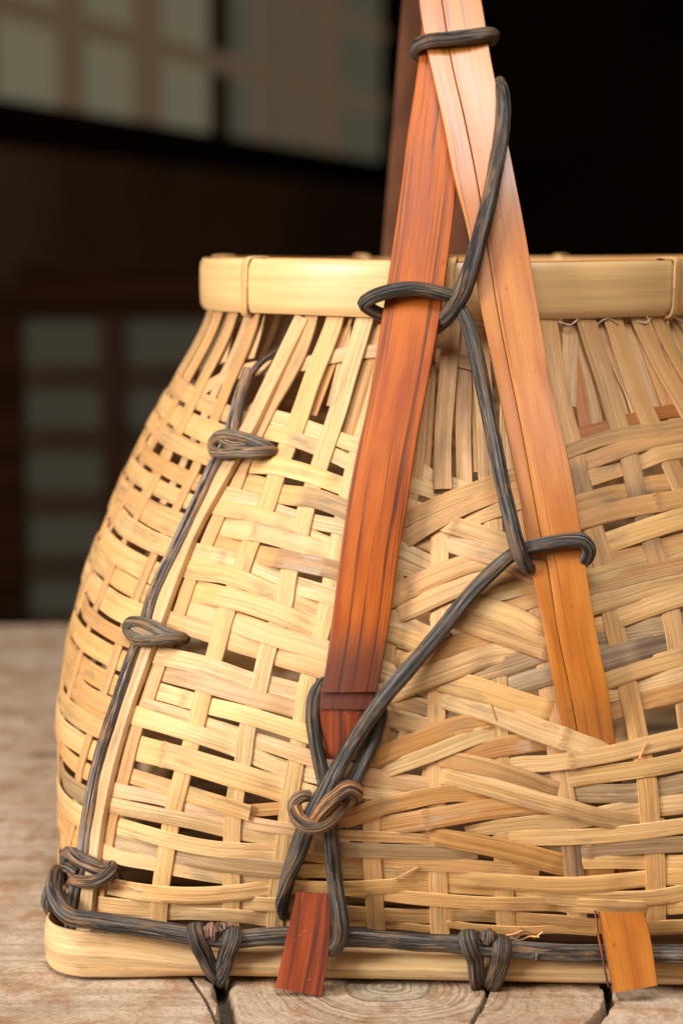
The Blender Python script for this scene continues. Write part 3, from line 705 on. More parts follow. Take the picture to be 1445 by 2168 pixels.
def slab(name, le, ri, yf, th, material, tip=None, marks=None, crown=.0007, n=9, label=None, bulge=0):
    """flat bar given by its left and right edge in px on the curtain y=yf(z)"""
    def res(e, k):
        d2 = lambda a, b: math.hypot(a[0]-b[0], a[1]-b[1])
        dn = cr([tuple(map(float, p)) for p in e], 5, d2); s = [0]
        for a, b in zip(dn, dn[1:]): s.append(s[-1]+d2(a, b))
        out = []; j = 0
        for i in range(k+1):
            T = s[-1]*i/k
            while j < len(s)-2 and s[j+1] < T: j += 1
            f = (T-s[j])/max(s[j+1]-s[j], 1e-9); f = min(max(f, 0), 1)
            out.append((dn[j][0]+(dn[j+1][0]-dn[j][0])*f, dn[j][1]+(dn[j+1][1]-dn[j][1])*f))
        return out
    L = max(math.dist(le[0], le[-1]), 20); k = max(4, int(L/9))
    A = res(le, k); B = res(ri, k)
    LA = [hitY(*p, yf) for p in A]; LB = [hitY(*p, yf) for p in B]
    mb = MB(); rows = []; uvs = []; mk = []; s = 0; seed = R_.random()*30
    for i in range(k+1):
        a, b = LA[i], LB[i]; c = (a+b)/2
        i0, i1 = max(i-1, 0), min(i+1, k)
        t = (((LA[i1]+LB[i1])-(LA[i0]+LB[i0]))/2).normalized()
        w = (b-a); hw = w.length/2; w = w.normalized(); nn = w.cross(t).normalized()
        if nn.y > 0: nn = -nn
        if i: s += (c-(LA[i-1]+LB[i-1])/2).length
        prof = [(-1, -1), (-1, -.14), (-1, -.09), (-.978, .0)]+[(x/10, None) for x in (-9.6, -9.0, -7, -4, 0, 4, 7, 9.0, 9.6)]+[(.978, 0), (1, -.09), (1, -.14), (1, -1)]
        ring = []; uu = []
        for x, h in prof:
            if h is None: off = crown*(1-x*x)
            elif h == -1: off = -th
            else: off = h*.004
            ring.append(c+w*(x*hw)+nn*off); uu.append((s+seed, x*hw+seed*.3))
        rows.append(ring); uvs.append(uu)
        mk.append(marks(A[i][1]) if marks else (0, 0, 0))
    mb.grid(rows, uvs, (1, 1, 1), mk, closed=True)
    return mb.build(name, root, material, label)
# ------------------------------------------------------------------ handle
def Ysurf(z, off):    # front of the body at the middle, plus offset outwards
    return -(rad(math.radians(270), min(max(z, 0), .235))+off)
YT = [(0, -.1545), (.05, -.1545), (.08, -.1542), (.11, -.1510), (.15, -.1400), (.20, -.1195), (.25, -.0990), (.29, -.0815), (.32, -.0650), (.35, -.0460), (.41, 0)]
def spl(z, T):
    if z <= T[0][0]: return T[0][1]
    for i in range(len(T)-1):
        if z <= T[i+1][0]:
            a, b = T[i], T[i+1]; p = T[max(i-1, 0)]; n = T[min(i+2, len(T)-1)]; h = b[0]-a[0]
            m1 = (b[1]-p[1])/(b[0]-p[0])*h; m2 = (n[1]-a[1])/(n[0]-a[0])*h; t = (z-a[0])/h
            return (2*t**3-3*t*t+1)*a[1]+(t**3-2*t*t+t)*m1+(3*t*t-2*t**3)*b[1]+(t**3-t*t)*m2
    return T[-1][1]
def Yh(z): return spl(z, YT)
def YL(z): return Yh(z)
def YR(z):   # right pair: in front of the red one at the crossing, dives under the weave at the foot
    e = spl(z, [(.060, -.0085), (.072, -.0080), (.080, -.0062), (.087, -.0042), (.097, -.0012), (.108, 0), (.19, 0), (.225, .0014), (.26, .0040), (.41, .0045)])
    return Yh(z)-e
Lle = [(893,-40),(892,40),(887,115),(878,180),(865,262),(848,400),(831,520),(805,690),(780,842),(746,1000),(723,1150),(704,1300),(691,1400),(680,1466)]
Lri = [(990,-40),(988,60),(984,200),(972,330),(958,465),(943,580),(925,700),(905,810),(882,930),(862,1060),(845,1160),(826,1300),(806,1420),(797,1464)]
def sm(a, b, x):
    t = min(max((x-a)/(b-a), 0), 1); return t*t*(3-2*t)
slab('handle_strip', Lle, Lri, YL, .0026, RED, marks=lambda y: (0, sm(1290, 1420, y)*.80, 0), label='rust-red strip of the handle with dark streaks and a blackened cut end')
ymid = [(.0, -.1545)]
def Ystub(z): return -(rad(math.radians(263), min(z, .235))*.9925+lin(z, [(.068, -.0024), (.0755, .0000), (.080, .0014), (.090, .0024), (.10, .0030)]))
slab('handle_strip', [(679,1455),(678,1478),(676,1500)], [(797,1455),(792,1482),(786,1502)], lambda z: Ystub(z)-.0008, .0018, RED, marks=lambda y: (0, .85, 0), label='dark stepped end block of the red handle strip')
slab('handle_strip', [(677,1485),(676,1520),(680,1548),(686,1580),(680,1660),(668,1760),(655,1850),(640,1885)], [(787,1485),(783,1520),(776,1560),(766,1600),(748,1660),(730,1760),(712,1850),(705,1885)], Ystub, .0014, RED2, marks=lambda y: (0, .35*(1-sm(1490, 1510, y)), .6), label='red handle strip narrowing where it dives under the weave')
def Yfoot(z): return spl(z, [(-.01, -.1553), (.036, -.1492)])
def Yfoot2(z): return spl(z, [(-.01, -.1553), (.036, -.1487)])
slab('handle_strip', [(627,1889),(604,1993),(582,2092)], [(697,1893),(699,1985),(681,2109)], Yfoot, .0012, RED2, crown=.0002, marks=lambda y: (0, 0, .8), label='red handle strip emerging at the foot and hanging over the rail')
# right pair (narrow + wide) and its foot
Rle = [(884,-40),(889,20),(906,115),(936,250),(960,372),(990,490),(1012,620),(1041,765),(1075,925),(1101,1060),(1119,1180),(1146,1310),(1171,1450),(1192,1560),(1205,1640)]
Rsp = [(928,-40),(936,10),(955,130),(982,250),(1012,400),(1036,560),(1061,705),(1091,850),(1116,980),(1141,1120),(1158,1200),(1180,1340),(1205,1460),(1222,1555),(1235,1640)]
Rri = [(1011,-40),(1022,20),(1036,110),(1061,235),(1086,360),(1111,490),(1136,640),(1166,810),(1197,950),(1222,1080),(1242,1220),(1266,1360),(1291,1490),(1303,1580),(1312,1640)]
gap = .8
slab('handle_strip', Rle, [(x-gap, y) for x, y in Rsp], lambda z: YR(z), .0026, ORA, crown=.00025, label='narrow orange strip of the crossing pair')
slab('handle_strip', [(x+gap, y) for x, y in Rsp], Rri, lambda z: YR(z)-.0002, .0028, ORA, crown=.00035, label='wide orange strip of the crossing pair with small red flecks')
slab('handle_strip', [(1238,1620),(1255,1720),(1268,1835),(1276,1880),(1268,1935)], [(1310,1620),(1325,1720),(1345,1835),(1350,1880),(1362,1935)], lambda z: -(rad(math.radians(279), min(z, .235))*.9877-.0024), .0012, ORA)
slab('handle_strip', [(1264,1931),(1282,2025),(1297,2102)], [(1363,1933),(1376,1985),(1391,2086)], Yfoot2, .0010, ORA, crown=.0002, marks=lambda y: (0, 0, .5), label='orange handle strip emerging at the foot, its tip touching the table')
BACKM = plain('shade_brown_bamboo', (.17, .062, .028), .7, .25, (60, 60, 8))  # shade on the back legs, put into a darker brown colour
# back legs of the handle and the top of the arch
def back_bar(pts, w, th, material):
    mb = MB(); rows = []; uvs = []; s = 0
    dn = cr([tuple(p) for p in pts], .004, lambda a, b: math.dist(a, b)); P = [Vector(p) for p in dn]
    for i, p in enumerate(P):
        t = (P[min(i+1, len(P)-1)]-P[max(i-1, 0)]).normalized()
        sd = Vector((1, 0, 0)); sd = (sd-t*sd.dot(t)).normalized(); nn = t.cross(sd)
        if i: s += (p-P[i-1]).length
        rows.append([p+sd*x*w/2+nn*h*th/2 for x, h in ((-1, -1), (-1, 1), (-.6, 1.2), (.6, 1.2), (1, 1), (1, -1), (.6, -1.2), (-.6, -1.2))])
        uvs.append([(s, x*w/2) for x in (-1, -1, -.6, .6, 1, 1, .6, -.6)])
    mb.grid(rows, uvs, (1, 1, 1), None, closed=True)
    return mb.build('handle_strip', root, material)
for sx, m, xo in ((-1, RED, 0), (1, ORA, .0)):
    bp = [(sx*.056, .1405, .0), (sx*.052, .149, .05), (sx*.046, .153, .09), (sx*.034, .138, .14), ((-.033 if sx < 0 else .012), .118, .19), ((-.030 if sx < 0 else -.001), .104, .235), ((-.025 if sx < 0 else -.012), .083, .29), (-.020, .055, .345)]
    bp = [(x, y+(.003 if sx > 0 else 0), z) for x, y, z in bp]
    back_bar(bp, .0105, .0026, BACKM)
front_top = hitY(942, -30, Yh)
x0 = front_top.x
back_bar([(x0, front_top.y+.0, front_top.z-.004), (x0*.7, -.040, .366), (0, 0, .392), (-.012, .030, .376), (-.020, .055, .345)], .017, .0028, RED)
back_bar([(x0+.001, front_top.y-.0052, front_top.z-.004), (x0*.7, -.044, .371), (0, 0, .397), (-.012, .032, .380), (-.020, .059, .345)], .018, .0028, ORA)
# ------------------------------------------------------------------ rim
def hoop(name, R, z0, z1, th, tint, mat_=None, bul=.00025, parent=None, label=None, t0=0, t1=TWO, seg=200):
    mb = MB(); rows = []; uvs = []
    H = z1-z0
    prof = []
    m = 12
    for k in range(m+1):
        f = k/m; e = 1-abs(2*f-1)**9
        prof.append((R+bul*math.sin(math.pi*f)-(1-e)*th*.45, z0+H*f))
    for k in range(m+1):
        f = 1-k/m; e = 1-abs(2*f-1)**9
        prof.append((R-th+(1-e)*th*.30, z0+H*f))
    for i in range(seg+1):
        a = t0+(t1-t0)*i/seg
        wv = .0006*math.sin(2*a+1)+.0003*math.sin(5*a)
        rows.append([Vector(((r+wv)*math.cos(a), (r+wv)*math.sin(a), z+wv*.8)) for r, z in prof])
        uvs.append([(a*R, q*.0014) for q in range(len(prof))])
    mb.grid(rows, uvs, tint, None, closed=True, cap=(t1-t0) < TWO-.01)
    return mb.build(name, parent or root, mat_ or BAM, label)
RIMM = plain('smooth_bamboo_skin', (.74, .475, .21), .42, .09, (14, 14, 420))
bsdf = [n for n in RIMM.node_tree.nodes if n.type == 'BSDF_PRINCIPLED'][0]
bsdf.inputs['Coat Weight'].default_value = .25; bsdf.inputs['Coat Roughness'].default_value = .35
RZ0, RZ1, RR = .2150, .2338, .1008
rim = hoop('rim', RR, RZ0, RZ1, .0026, HON, RIMM, label='smooth honey-coloured hoop round the mouth of the basket')
hoop('rim', .0945, RZ0+.001, RZ1+.0004, .0022, BRN, BAM, label='inner hoop of the rim')
hoop('rim', .0972, RZ0+.003, RZ1-.0016, .0024, RST, BAM, bul=0)
for a in (219.8, 266.0, 314.5, 12, 64, 116, 168):
    t = math.radians(a); er = Vector((math.cos(t), math.sin(t), 0)); et = Vector((-er.y, er.x, 0)); mb = MB(); rows = []; uvs = []
    loop = []
    zc = (RZ0+RZ1)/2; hz = (RZ1-RZ0)/2+.0009; rc = .0968; hr = .0052
    for k in range(33):
        q = TWO*k/32; c, s_ = math.cos(q), math.sin(q)
        c = math.copysign(abs(c)**.32, c); s_ = math.copysign(abs(s_)**.32, s_)
        loop.append((rc+hr*c, zc+hz*s_, c, s_))
    w = .0036; s = 0
    for k, (r, z, c, s_) in enumerate(loop):
        p = er*r+Vector((0, 0, z))+et*(.0012*math.sin(k*.2)); nn = (er*c+Vector((0, 0, s_))).normalized()
        s += .0016
        rows.append([p+et*x+nn*h for x, h in ((-w/2, -.0003), (-w/2, .0003), (-w*.3, .0006), (0, .00045), (w*.3, .0006), (w/2, .0003), (w/2, -.0003))]); uvs.append([(s+a, x) for x in (-w/2, -w/2, -w*.3, 0, w*.3, w/2, w/2)])
    mb.grid(rows, uvs, jit(HON), None, closed=False); mb.build('rim_binding', rim, BAM)
# thin pale thread lacing the stakes below the rim
pp = []
for i in range(34):
    a = math.radians(262+i*1.75); on = (i % 5) in (0, 1, 2)
    pp.append((S(a, .2132+.0012*math.sin(i*1.9), .0009 if on else -.0012), .00025))
TWN = plain('pale_twine', (.62, .52, .40), .8, .15, (900, 900, 900))
tube('twine', pp, (1, 1, 1), seg=8, material=TWN, step=.003)
# ------------------------------------------------------------------ corner rod, ties, base vine and lashings
BLK = (.95, .88, .82); GRV = (2.4, 2.05, 1.75); BRV = (2.6, 1.75, 1.15); DKB = (1.5, 1.15, .9)
def sp(x, y, off, r):
    t, z = hit_off(x, y, off); return (S(t, max(z, .002), off), r)
def hp(x, y, off, r, yf=Yh):
    return (hitY(x, y, lambda z: yf(z)-off), r)
RV = .0024
rod2 = [(642,672),(582,795),(523,915),(467,1015),(412,1116),(370,1215),(335,1310),(300,1405),(268,1495),(241,1585),(218,1680),(200,1790),(187,1890),(178,1990)]
pa, _ = traced(rod2, 27, lambda s: 3.0*min(1, s/300))
mb = MB(); strip(mb, dpath(pa), (.68,.46,.25), th=.0022, crown=.0002, wob=.4); mb.build('corner_splint', root, BAM, label='pale splint running down the corner beside the vine')
r1 = [(528,782),(516,815),(505,850),(494,895),(487,925),(470,960),(452,990),(425,1050),(400,1102),(370,1165),(345,1215),(322,1270),(308,1320),(285,1380),(262,1450),(240,1515),(215,1595),(196,1680),(183,1760),(176,1820),(160,1890),(153,1940),(150,1985)]
corner = tube('corner_vine', [sp(x, y, .0032, RV*(.8+.2*min(1, i/4))) for i, (x, y) in enumerate(r1)], GRV, label='grey-brown vine rod lashed down the corner')
tube('corner_vine', [sp(x, y, o_, .0012) for x, y, o_ in ((590,735,-.001),(575,750,.0015),(555,765,.003),(538,783,.003),(527,800,.002))], DKB)
def knot(pts, tint, label=None):
    cx = sum(p[0] for p in pts)/len(pts); cy = sum(p[1] for p in pts)/len(pts)
    return tube('vine_tie', [sp(cx+(p[0]-cx)*.97, cy+(p[1]-cy)*.86, min(p[2], .0052 if p[2] < .006 else .0060), p[3]*1.06) for p in pts], tint, label=label)
# upper corner tie
knot([(545,985,-.003,.0016),(575,955,.001,.0018),(555,940,.0035,.0019),(520,925,.0055,.0019),(490,917,.0062,.0019),(462,920,.0055,.0019),(448,938,.0035,.0018),(450,955,.0035,.0018),(470,963,.0062,.0018),(505,960,.0064,.0018),(540,960,.0055,.0018),(575,955,.0020,.0016),(590,958,-.003,.0014)], (2.2,1.8,1.3), 'topmost knotted tie on the corner rod')
knot([(342,1372,-.002,.0016),(388,1352,.001,.0018),(360,1344,.0045,.0019),(335,1330,.0065,.0019),(305,1316,.0070,.0019),(278,1312,.0060,.0019),(268,1326,.0040,.0018),(276,1345,.0045,.0018),(290,1357,.0062,.0018),(325,1358,.0068,.0018),(360,1354,.0055,.0018),(385,1352,.0020,.0016),(395,1355,-.003,.0015)], (1.9,1.6,1.2), 'middle knotted tie on the corner rod')
knot([(250,1870,-.003,.0018),(238,1835,.001,.0020),(220,1845,.0040,.0022),(195,1832,.0062,.0024),(170,1818,.0065,.0024),(150,1803,.0050,.0022),(138,1808,.0030,.0020),(137,1828,.0030,.0018),(152,1840,.0055,.0018),(165,1850,.0045,.0018)], (1.7,1.4,1.25), 'lowest knotted tie on the corner rod')
knot([(150,1872,.0030,.0016),(158,1866,.0058,.0019),(185,1868,.0070,.0020),(212,1864,.0060,.0020),(232,1848,.0045,.0020),(238,1828,.0010,.0018)], (1.9,1.6,1.4))
knot([(470,930,.0040,.0015),(487,945,.0052,.0018),(505,948,.0050,.0018),(530,940,.0035,.0015)], (3.0,2.2,1.5))
knot([(282,1322,.0040,.0015),(300,1338,.0054,.0018),(322,1348,.0052,.0018),(350,1350,.0040,.0015)], (2.8,2.2,1.5))
# base rail: bamboo split and bent round the square foot
def sq(tt, hw, hy, rc):
    """rounded square path param 0..1 starting at middle of front going left (clockwise from above)"""
    st = hw-rc; sy = hy-rc
    pts = []
    def arc(cx, cy, a0, a1, k=10):
        for i in range(k+1):
            a = math.radians(a0+(a1-a0)*i/k); pts.append((cx+rc*math.cos(a), cy+rc*math.sin(a), math.cos(a), math.sin(a), 1.0))
    def line(x0, y0, x1, y1, nx, ny, k=40):
        for i in range(1, k):
            f = i/k; pts.append((x0+(x1-x0)*f, y0+(y1-y0)*f, nx, ny, 0.0))
    line(st, -hy, -st, -hy, 0, -1); arc(-st, -sy, 270, 180); line(-hw, -sy, -hw, sy, -1, 0); arc(-st, sy, 180, 90); line(-st, hy, st, hy, 0, 1); arc(st, sy, 90, 0); line(hw, sy, hw, -sy, 1, 0); arc(st, -sy, 0, -90)
    return pts
HW = .1400; HY = .1442
def foot_rail():
    mb = MB(); P = sq(0, HW, HY, .017); rows = []; uvs = []; s = 0; mks = []
    n = len(P)
    P = P+[P[0]]
    for i, (x, y, nx, ny, c) in enumerate(P):
        # distance to nearest corner along the run -> how much the pole is flattened
        d = min(math.hypot(abs(x)-(HW-.005), abs(y)-(HY-.005)), .2)
        f = 1-sm(.012, .058, d)
        hh = .0050+f*.0031; ti = .0115*(1-f)+.0016*f      # half height, radial thickness
        zc = hh+.0004
        if i: s += math.hypot(x-P[i-1][0], y-P[i-1][1])
        node = 0.0; wob = .0003*noise.noise(Vector((s*30, 3, 0)))
        ring = []; uu = []
        M = 24
        for k in range(M):
            q = TWO*k/M; cq, sq_ = math.cos(q), math.sin(q)
            e = 1-.35*f
            dz = hh*math.copysign(abs(sq_)**(e), sq_)
            dr = (ti/2)*math.copysign(abs(cq)**e, cq)-ti/2 + .0007*f*(1-(dz/hh)**2)
            ring.append(Vector((x+nx*(dr+wob), y+ny*(dr+wob), zc+dz*.98+.0001))); uu.append((s, q/TWO*.03))
        rows.append(ring); uvs.append(uu)
        mks.append((max(math.exp(-((x-.028)/.0012)**2) if y < -.1 else 0, 0), 0, 0))
    mb.grid(rows, uvs, (.82, .60, .34), mks, closed=True, cap=False)
    return mb.build('foot_rail', root, BAM, label='pale bamboo pole bent round the square foot, flattened at the corners')
foot_rail()
flat_ = MB()
# black vine lying on the rail all round
bp = []
vis = [(1500,2022),(1445,2020),(1400,2019),(1330,2018),(1280,2018),(1210,2018),(1150,2015),(1090,2011),(1020,2006),(950,1998),(900,1996),(830,1990),(760,1984),(700,1982),(640,1980),(560,1983),(500,1988),(450,1986),(400,1980),(350,1972),(300,1964),(250,1958),(200,1950)]
for x, y in vis: bp.append((hitY(x, y, lambda z: -0.1467), .0027))
bp = [(p, .0029 if i < 14 else .0030) for i, (p, r) in enumerate(bp)]
side = [(-.1290, -0.1437, .0215), (-.1345, -0.1377, .0250), (-.1375, -.123, .0280), (-.1385, -.11, .0250), (-.140, -.08, .019), (-.1425, 0, .0165), (-.1425, .11, .0165), (-.1425, 0.1372, .0165), (-.133, 0.1467, .0165), (-.11, 0.1467, .0165), (0, .1425, .0165), (.11, 0.1467, .0165), (.133, 0.1467, .0165), (.1425, 0.1372, .0165), (.1425, .11, .0165), (.1425, 0, .0165), (.1425, -.11, .0165), (.1425, -0.1342, .0165), (.133, -0.1462, .0165)]
allp = [(p, r) for p, r in bp]+[(Vector(q), .0029) for q in side]+[(Vector((.11, -0.1467, .0165)), .0028), (bp[0][0]+Vector((.006, 0, 0)), .0028)]
tube('base_vine', allp, (1.1,1.0,.9), seg=32, label='thick blackish vine lying on the foot rail all round')
tube('base_vine', [(Vector(q), r) for q, r in (((-.1365, -.1230, .0280), .0028), ((-.1390, -.126, .0215), .0030), ((-.1392, -.120, .0150), .0030), ((-.139, -.112, .009), .0026))], (1.6,1.4,1.3), label='stub of vine turned down behind the near corner')
def lash(xa, xb, w=.0034, tint=BLK, lab=None):
    """two bands over vine and rail making a V; px x at top / bottom"""
    for (xt, yt, xm, ym, xl, yl) in (xa, xb):
        pts = [(hitY(xt+ (8 if xt < xl else -8), yt-4, lambda z: -0.1377), w*.45), (hitY(xt, yt, lambda z: -0.1467), w*.5), (hitY(xt, yt+12, lambda z: -0.1504), w*.52), (hitY((xt*2+xm)/3, (yt+ym)/2+4, lambda z: -0.1505), w*.52), (hitY(xm, ym, lambda z: -0.1478), w*.52), (hitY((xm+xl)/2, (ym+yl)/2+3, lambda z: -0.1468), w*.5), (hitY(xl, yl-6, lambda z: -0.1454), w*.48), (hitY(xl, yl+4, lambda z: -0.1412), w*.42)]
        tube('lashing', pts, tint, flat=.55, label=lab)
lash((413,1965,432,2020,460,2072), (492,1972,480,2020,462,2078), .0058, (1.2,1.1,1.05))
lash((990,1980,1005,2030,1010,2086), (1062,1992,1058,2035,1040,2092), .0060, (1.1,1.0,.9))
# gnarled knots of bark between the two bands
def knob(x, y, yl, r, tint, name='vine_knob'):
    c = hitY(x, y, lambda z: yl); mb = MB(); rows = []; uvs = []
    for i in range(13):
        ph = math.pi*i/12; ring = []; uu = []
        for k in range(20):
            q = TWO*k/20; d = Vector((math.sin(ph)*math.cos(q), math.sin(ph)*math.sin(q), math.cos(ph)))
            rr = r*(1+.32*noise.noise(d*2.2+Vector((x, y, 0)))+.15*noise.noise(d*6))
            ring.append(c+Vector((d.x*rr*1.1, d.y*rr*.8, d.z*rr))); uu.append((ph*r, q*r))
        rows.append(ring); uvs.append(uu)
    mb.grid(rows, uvs, tint, None, closed=True); return mb.build(name, root, VINE)
knob(450,1972,-0.1484,.0030,(3.0,1.9,1.5)); knob(463,1985,-0.1474,.0024,(2.2,1.5,1.3)); knob(1032,1984,-0.1482,.0026,(1.6,1.2,1.0)); knob(1022,1990,-0.1464,.0022,(1.5,1.2,1.0)); knob(1132,2022,-0.1486,.0018,(1.6,1.3,1.1)); knob(474,1963,-0.1469,.0018,(3.2,2.1,1.7))
# ------------------------------------------------------------------ black vine that binds the handle
def V(pts, tint=BLK, label=None, flat=1.0):
    return tube('handle_vine', pts, tint, label=label, flat=flat)
r = .00215
# top binding round all three strips
V([(hitY(905,128,lambda z:Yh(z)+.004),0.00205), hp(880,112,-.001,0.00228), hp(884,96,.003,0.00239), hp(908,86,.0070,0.00251), hp(950,82,.0078,0.00251), hp(1000,76,.0078,0.00251), hp(1032,72,.0062,0.00251), hp(1044,75,.002,0.00228), (hitY(1040,86,lambda z:Yh(z)+.004),0.00205)], (1.1,1.0,.9), 'vine band binding the three strips near the top')
# loop round the red strip
V([(hitY(850,672,lambda z:Yh(z)+.0045),0.00205),(hitY(815,668,lambda z:Yh(z)+.004),0.00217), hp(786,656,-.0015,0.00228), hp(771,643,.0008,0.00239), hp(782,632,.0030,0.00239), hp(812,620,.0042,0.00239), hp(850,612,.0046,0.00239), hp(890,612,.0044,0.00239), hp(930,620,.0040,0.00239), hp(958,628,.0025,0.00228)], BLK, 'vine loop round the red strip just below the rim')
# long diagonal from behind the right pair down to the junction, then behind the red strip
V([(hitY(1056,168,lambda z:YR(z)+.001),0.00148),(hitY(1061,185,lambda z:YR(z)-.000),0.00217),(hitY(1065,215,lambda z:YR(z)-.0015),0.00239),(hitY(1062,280,lambda z:YR(z)-.0034),0.00251),(hitY(1050,350,lambda z:YR(z)-.0050),0.00251),(hitY(1034,430,lambda z:YR(z)-.0048),0.00251),(hitY(1014,505,lambda z:YR(z)-.0044),0.00262),(hitY(994,575,lambda z:YR(z)-.0036),0.00274), hp(974,625,.0032,0.00296), hp(952,660,.0005,0.00285), hp(930,685,-.004,0.00251), (hitY(905,705,lambda z:Yh(z)+.0055),0.00205)], BLK, 'long vine slanting across the orange pair')
# from the junction down along the left of the pair
V([hp(962,640,-.001,0.00205), hp(978,660,.0004,0.00217), hp(990,690,.0006,0.00239), hp(1006,745,.0010,0.00239), hp(1022,820,.0012,0.00239), hp(1036,890,.0014,0.00239), hp(1050,960,.0018,0.00239), hp(1066,1040,.0024,0.00239), hp(1080,1100,.0034,0.00251), hp(1092,1150,.0044,0.00251), hp(1104,1183,.0040,0.00239), hp(1117,1203,.0015,0.00205), hp(1126,1200,-.0030,0.00160)], BLK, 'vine running down beside the orange pair')
# band over the pair and on down across the middle to the red strip's foot
V([(hitY(1215,1196,lambda z:Yh(z)+.004),0.00194), hp(1238,1184,-.0008,0.00228), hp(1246,1164,.0012,0.00239), hp(1232,1144,.0034,0.00239), hp(1200,1144,.0038,0.00228), hp(1160,1150,.0034,0.00228), hp(1118,1160,.0016,0.00228), hp(1085,1174,-.0002,0.00228), hp(1050,1202,-.0008,0.00239), hp(1000,1252,-.0010,0.00239), hp(930,1338,-.0004,0.00251), hp(868,1412,.0020,0.00251), hp(820,1468,.0042,0.00251), hp(780,1522,.0038,0.00251), sp(744,1578,.0062,0.00251), sp(712,1632,.0066,0.00262), sp(690,1672,.0072,0.00274), sp(668,1712,.0060,0.00285), sp(645,1760,.0040,0.00296), sp(628,1808,.0038,0.00296), sp(612,1850,.0036,0.00262), sp(603,1885,.0034,0.00239), sp(597,1915,.0024,0.00217), sp(601,1940,.0000,0.00182)], (1.1,1.05,1.0), 'vine looped over the orange pair and crossing down to the knot')
V([sp(735,1462,.0015,0.00182), sp(688,1445,.0010,0.00205), sp(668,1470,.0026,0.00228), sp(662,1510,.0032,0.00228), sp(666,1560,.0032,0.00228), sp(676,1612,.0034,0.00228), sp(688,1668,.0042,0.00228), sp(696,1720,.0040,0.00239), sp(702,1790,.0040,0.00251), sp(708,1860,.0044,0.00262), (hitY(717,1925,lambda z:-.1522),0.00274), (hitY(720,1975,lambda z:-.1520),0.00274), (hitY(712,2002,lambda z:-.1510),0.00251), (hitY(700,2014,lambda z:-.1482),0.00194)], BLK, 'vine loop at the left edge of the red strip running down to the foot')
V([sp(800,1480,.0010,0.00194), sp(806,1504,.0030,0.00217), sp(798,1540,.0036,0.00239), sp(780,1588,.0036,0.00239), sp(760,1630,.0036,0.00239), sp(740,1668,.0038,0.00228), sp(725,1695,.0020,0.00205), sp(705,1715,.0008,0.00182)], BLK)
V([sp(715,1720,.0012,0.00205), sp(745,1690,.0020,0.00228), sp(752,1676,.0050,0.00251), sp(735,1668,.0068,0.00251), sp(712,1682,.0080,0.00251), sp(685,1712,.0098,0.00228), sp(664,1738,.0070,0.00217), sp(640,1740,.0058,0.00205), sp(624,1722,.0060,0.00217), sp(622,1702,.0058,0.00217), sp(634,1688,.0050,0.00205), sp(655,1684,.0030,0.00182)], (3.0,1.95,1.15), 'brownish knot tying the vines over the weave')
V([sp(624,1706,.0058,0.00217), sp(630,1732,.0074,0.00251), sp(652,1748,.0082,0.00262), sp(682,1744,.0082,0.00262), sp(708,1722,.0070,0.00239), sp(722,1700,.0050,0.00205)], (3.0,1.95,1.15))
tube('split_fibre', [(hitY(x, y, lambda z: Yfoot2(z)-.0006), .00035) for x, y in ((1259,1928),(1265,1975),(1275,2030),(1287,2090))], (3,1,.6), seg=8)
tube('split_fibre', [sp(x, y, .0008, .0003) for x, y in ((218,1858),(250,1872),(300,1888))], (8,6,4), seg=8)
tube('split_fibre', [sp(x, y, .0016, .0003) for x, y in ((1037,1490),(1042,1505),(1050,1524))], (12,8,4.5), seg=8)
tube('split_fibre', [sp(x, y, .0018, .0003) for x, y in ((1366,1572),(1358,1590),(1352,1606))], (12,6,3), seg=8)
tube('split_fibre', [sp(x, y, .0015, .0003) for x, y in ((834,1862),(860,1848),(884,1836))], (6,4,2.4), seg=8)
for p in (((1090,1988),(1110,1975),(1130,1985),(1148,1972)),((1075,1985),(1100,1990),(1122,1982),(1140,1984)),((1060,1982),(1085,1978),(1105,1970))):
    tube('split_fibre', [(hitY(x, y, lambda z: -.142), .00025) for x, y in p], (9,6,4), seg=6)
# ------------------------------------------------------------------ table
def tp(px, py):
    r_ = ray(px, py); d = -CAMZ/r_.z; return (r_.x*d, r_.y*d)
PITH = tp(826, 2083)
cracks = [([tp(432,1990), tp(462,2062), tp(478,2110), tp(487,2200), tp(492,2400)], .0030), ([tp(1038,2070), tp(1030,2100), tp(1020,2125), tp(1005,2150), tp(985,2185), tp(950,2300)], .0007), ([tp(1275,2060), tp(1283,2085), tp(1292,2110), tp(1275,2138), tp(1250,2168), tp(1235,2300)], .0016),
          ([tp(400,2060), tp(432,2105), tp(450,2140), tp(470,2190)], .0005), ([tp(300,1400), tp(200,1500), tp(60,1640), tp(-100,1800)], .0008)]
TB = bpy.data.objects.new('wooden_table', None); COL.objects.link(TB)
TB['label'] = 'weathered table top of sawn log wood with growth rings and dark cracks, under the basket'; TB['category'] = 'table'
def seg_d(p, a, b):
    ax, ay = a; bx, by = b; dx, dy = bx-ax, by-ay; t = ((p[0]-ax)*dx+(p[1]-ay)*dy)/(dx*dx+dy*dy); t = min(max(t, 0), 1)
    return math.hypot(p[0]-ax-dx*t, p[1]-ay-dy*t), t
def axis(lo, hi, a, b, fine, coarse):
    out = []; x = lo
    while x < hi: out.append(x); x += fine if a <= x <= b else coarse
    out.append(hi); return out
xs = axis(-.75, .95, -.125, .20, .0006, .012); ys = axis(.30, 1.197, .556, .618, .0006, .010)
tv = []; tm = []
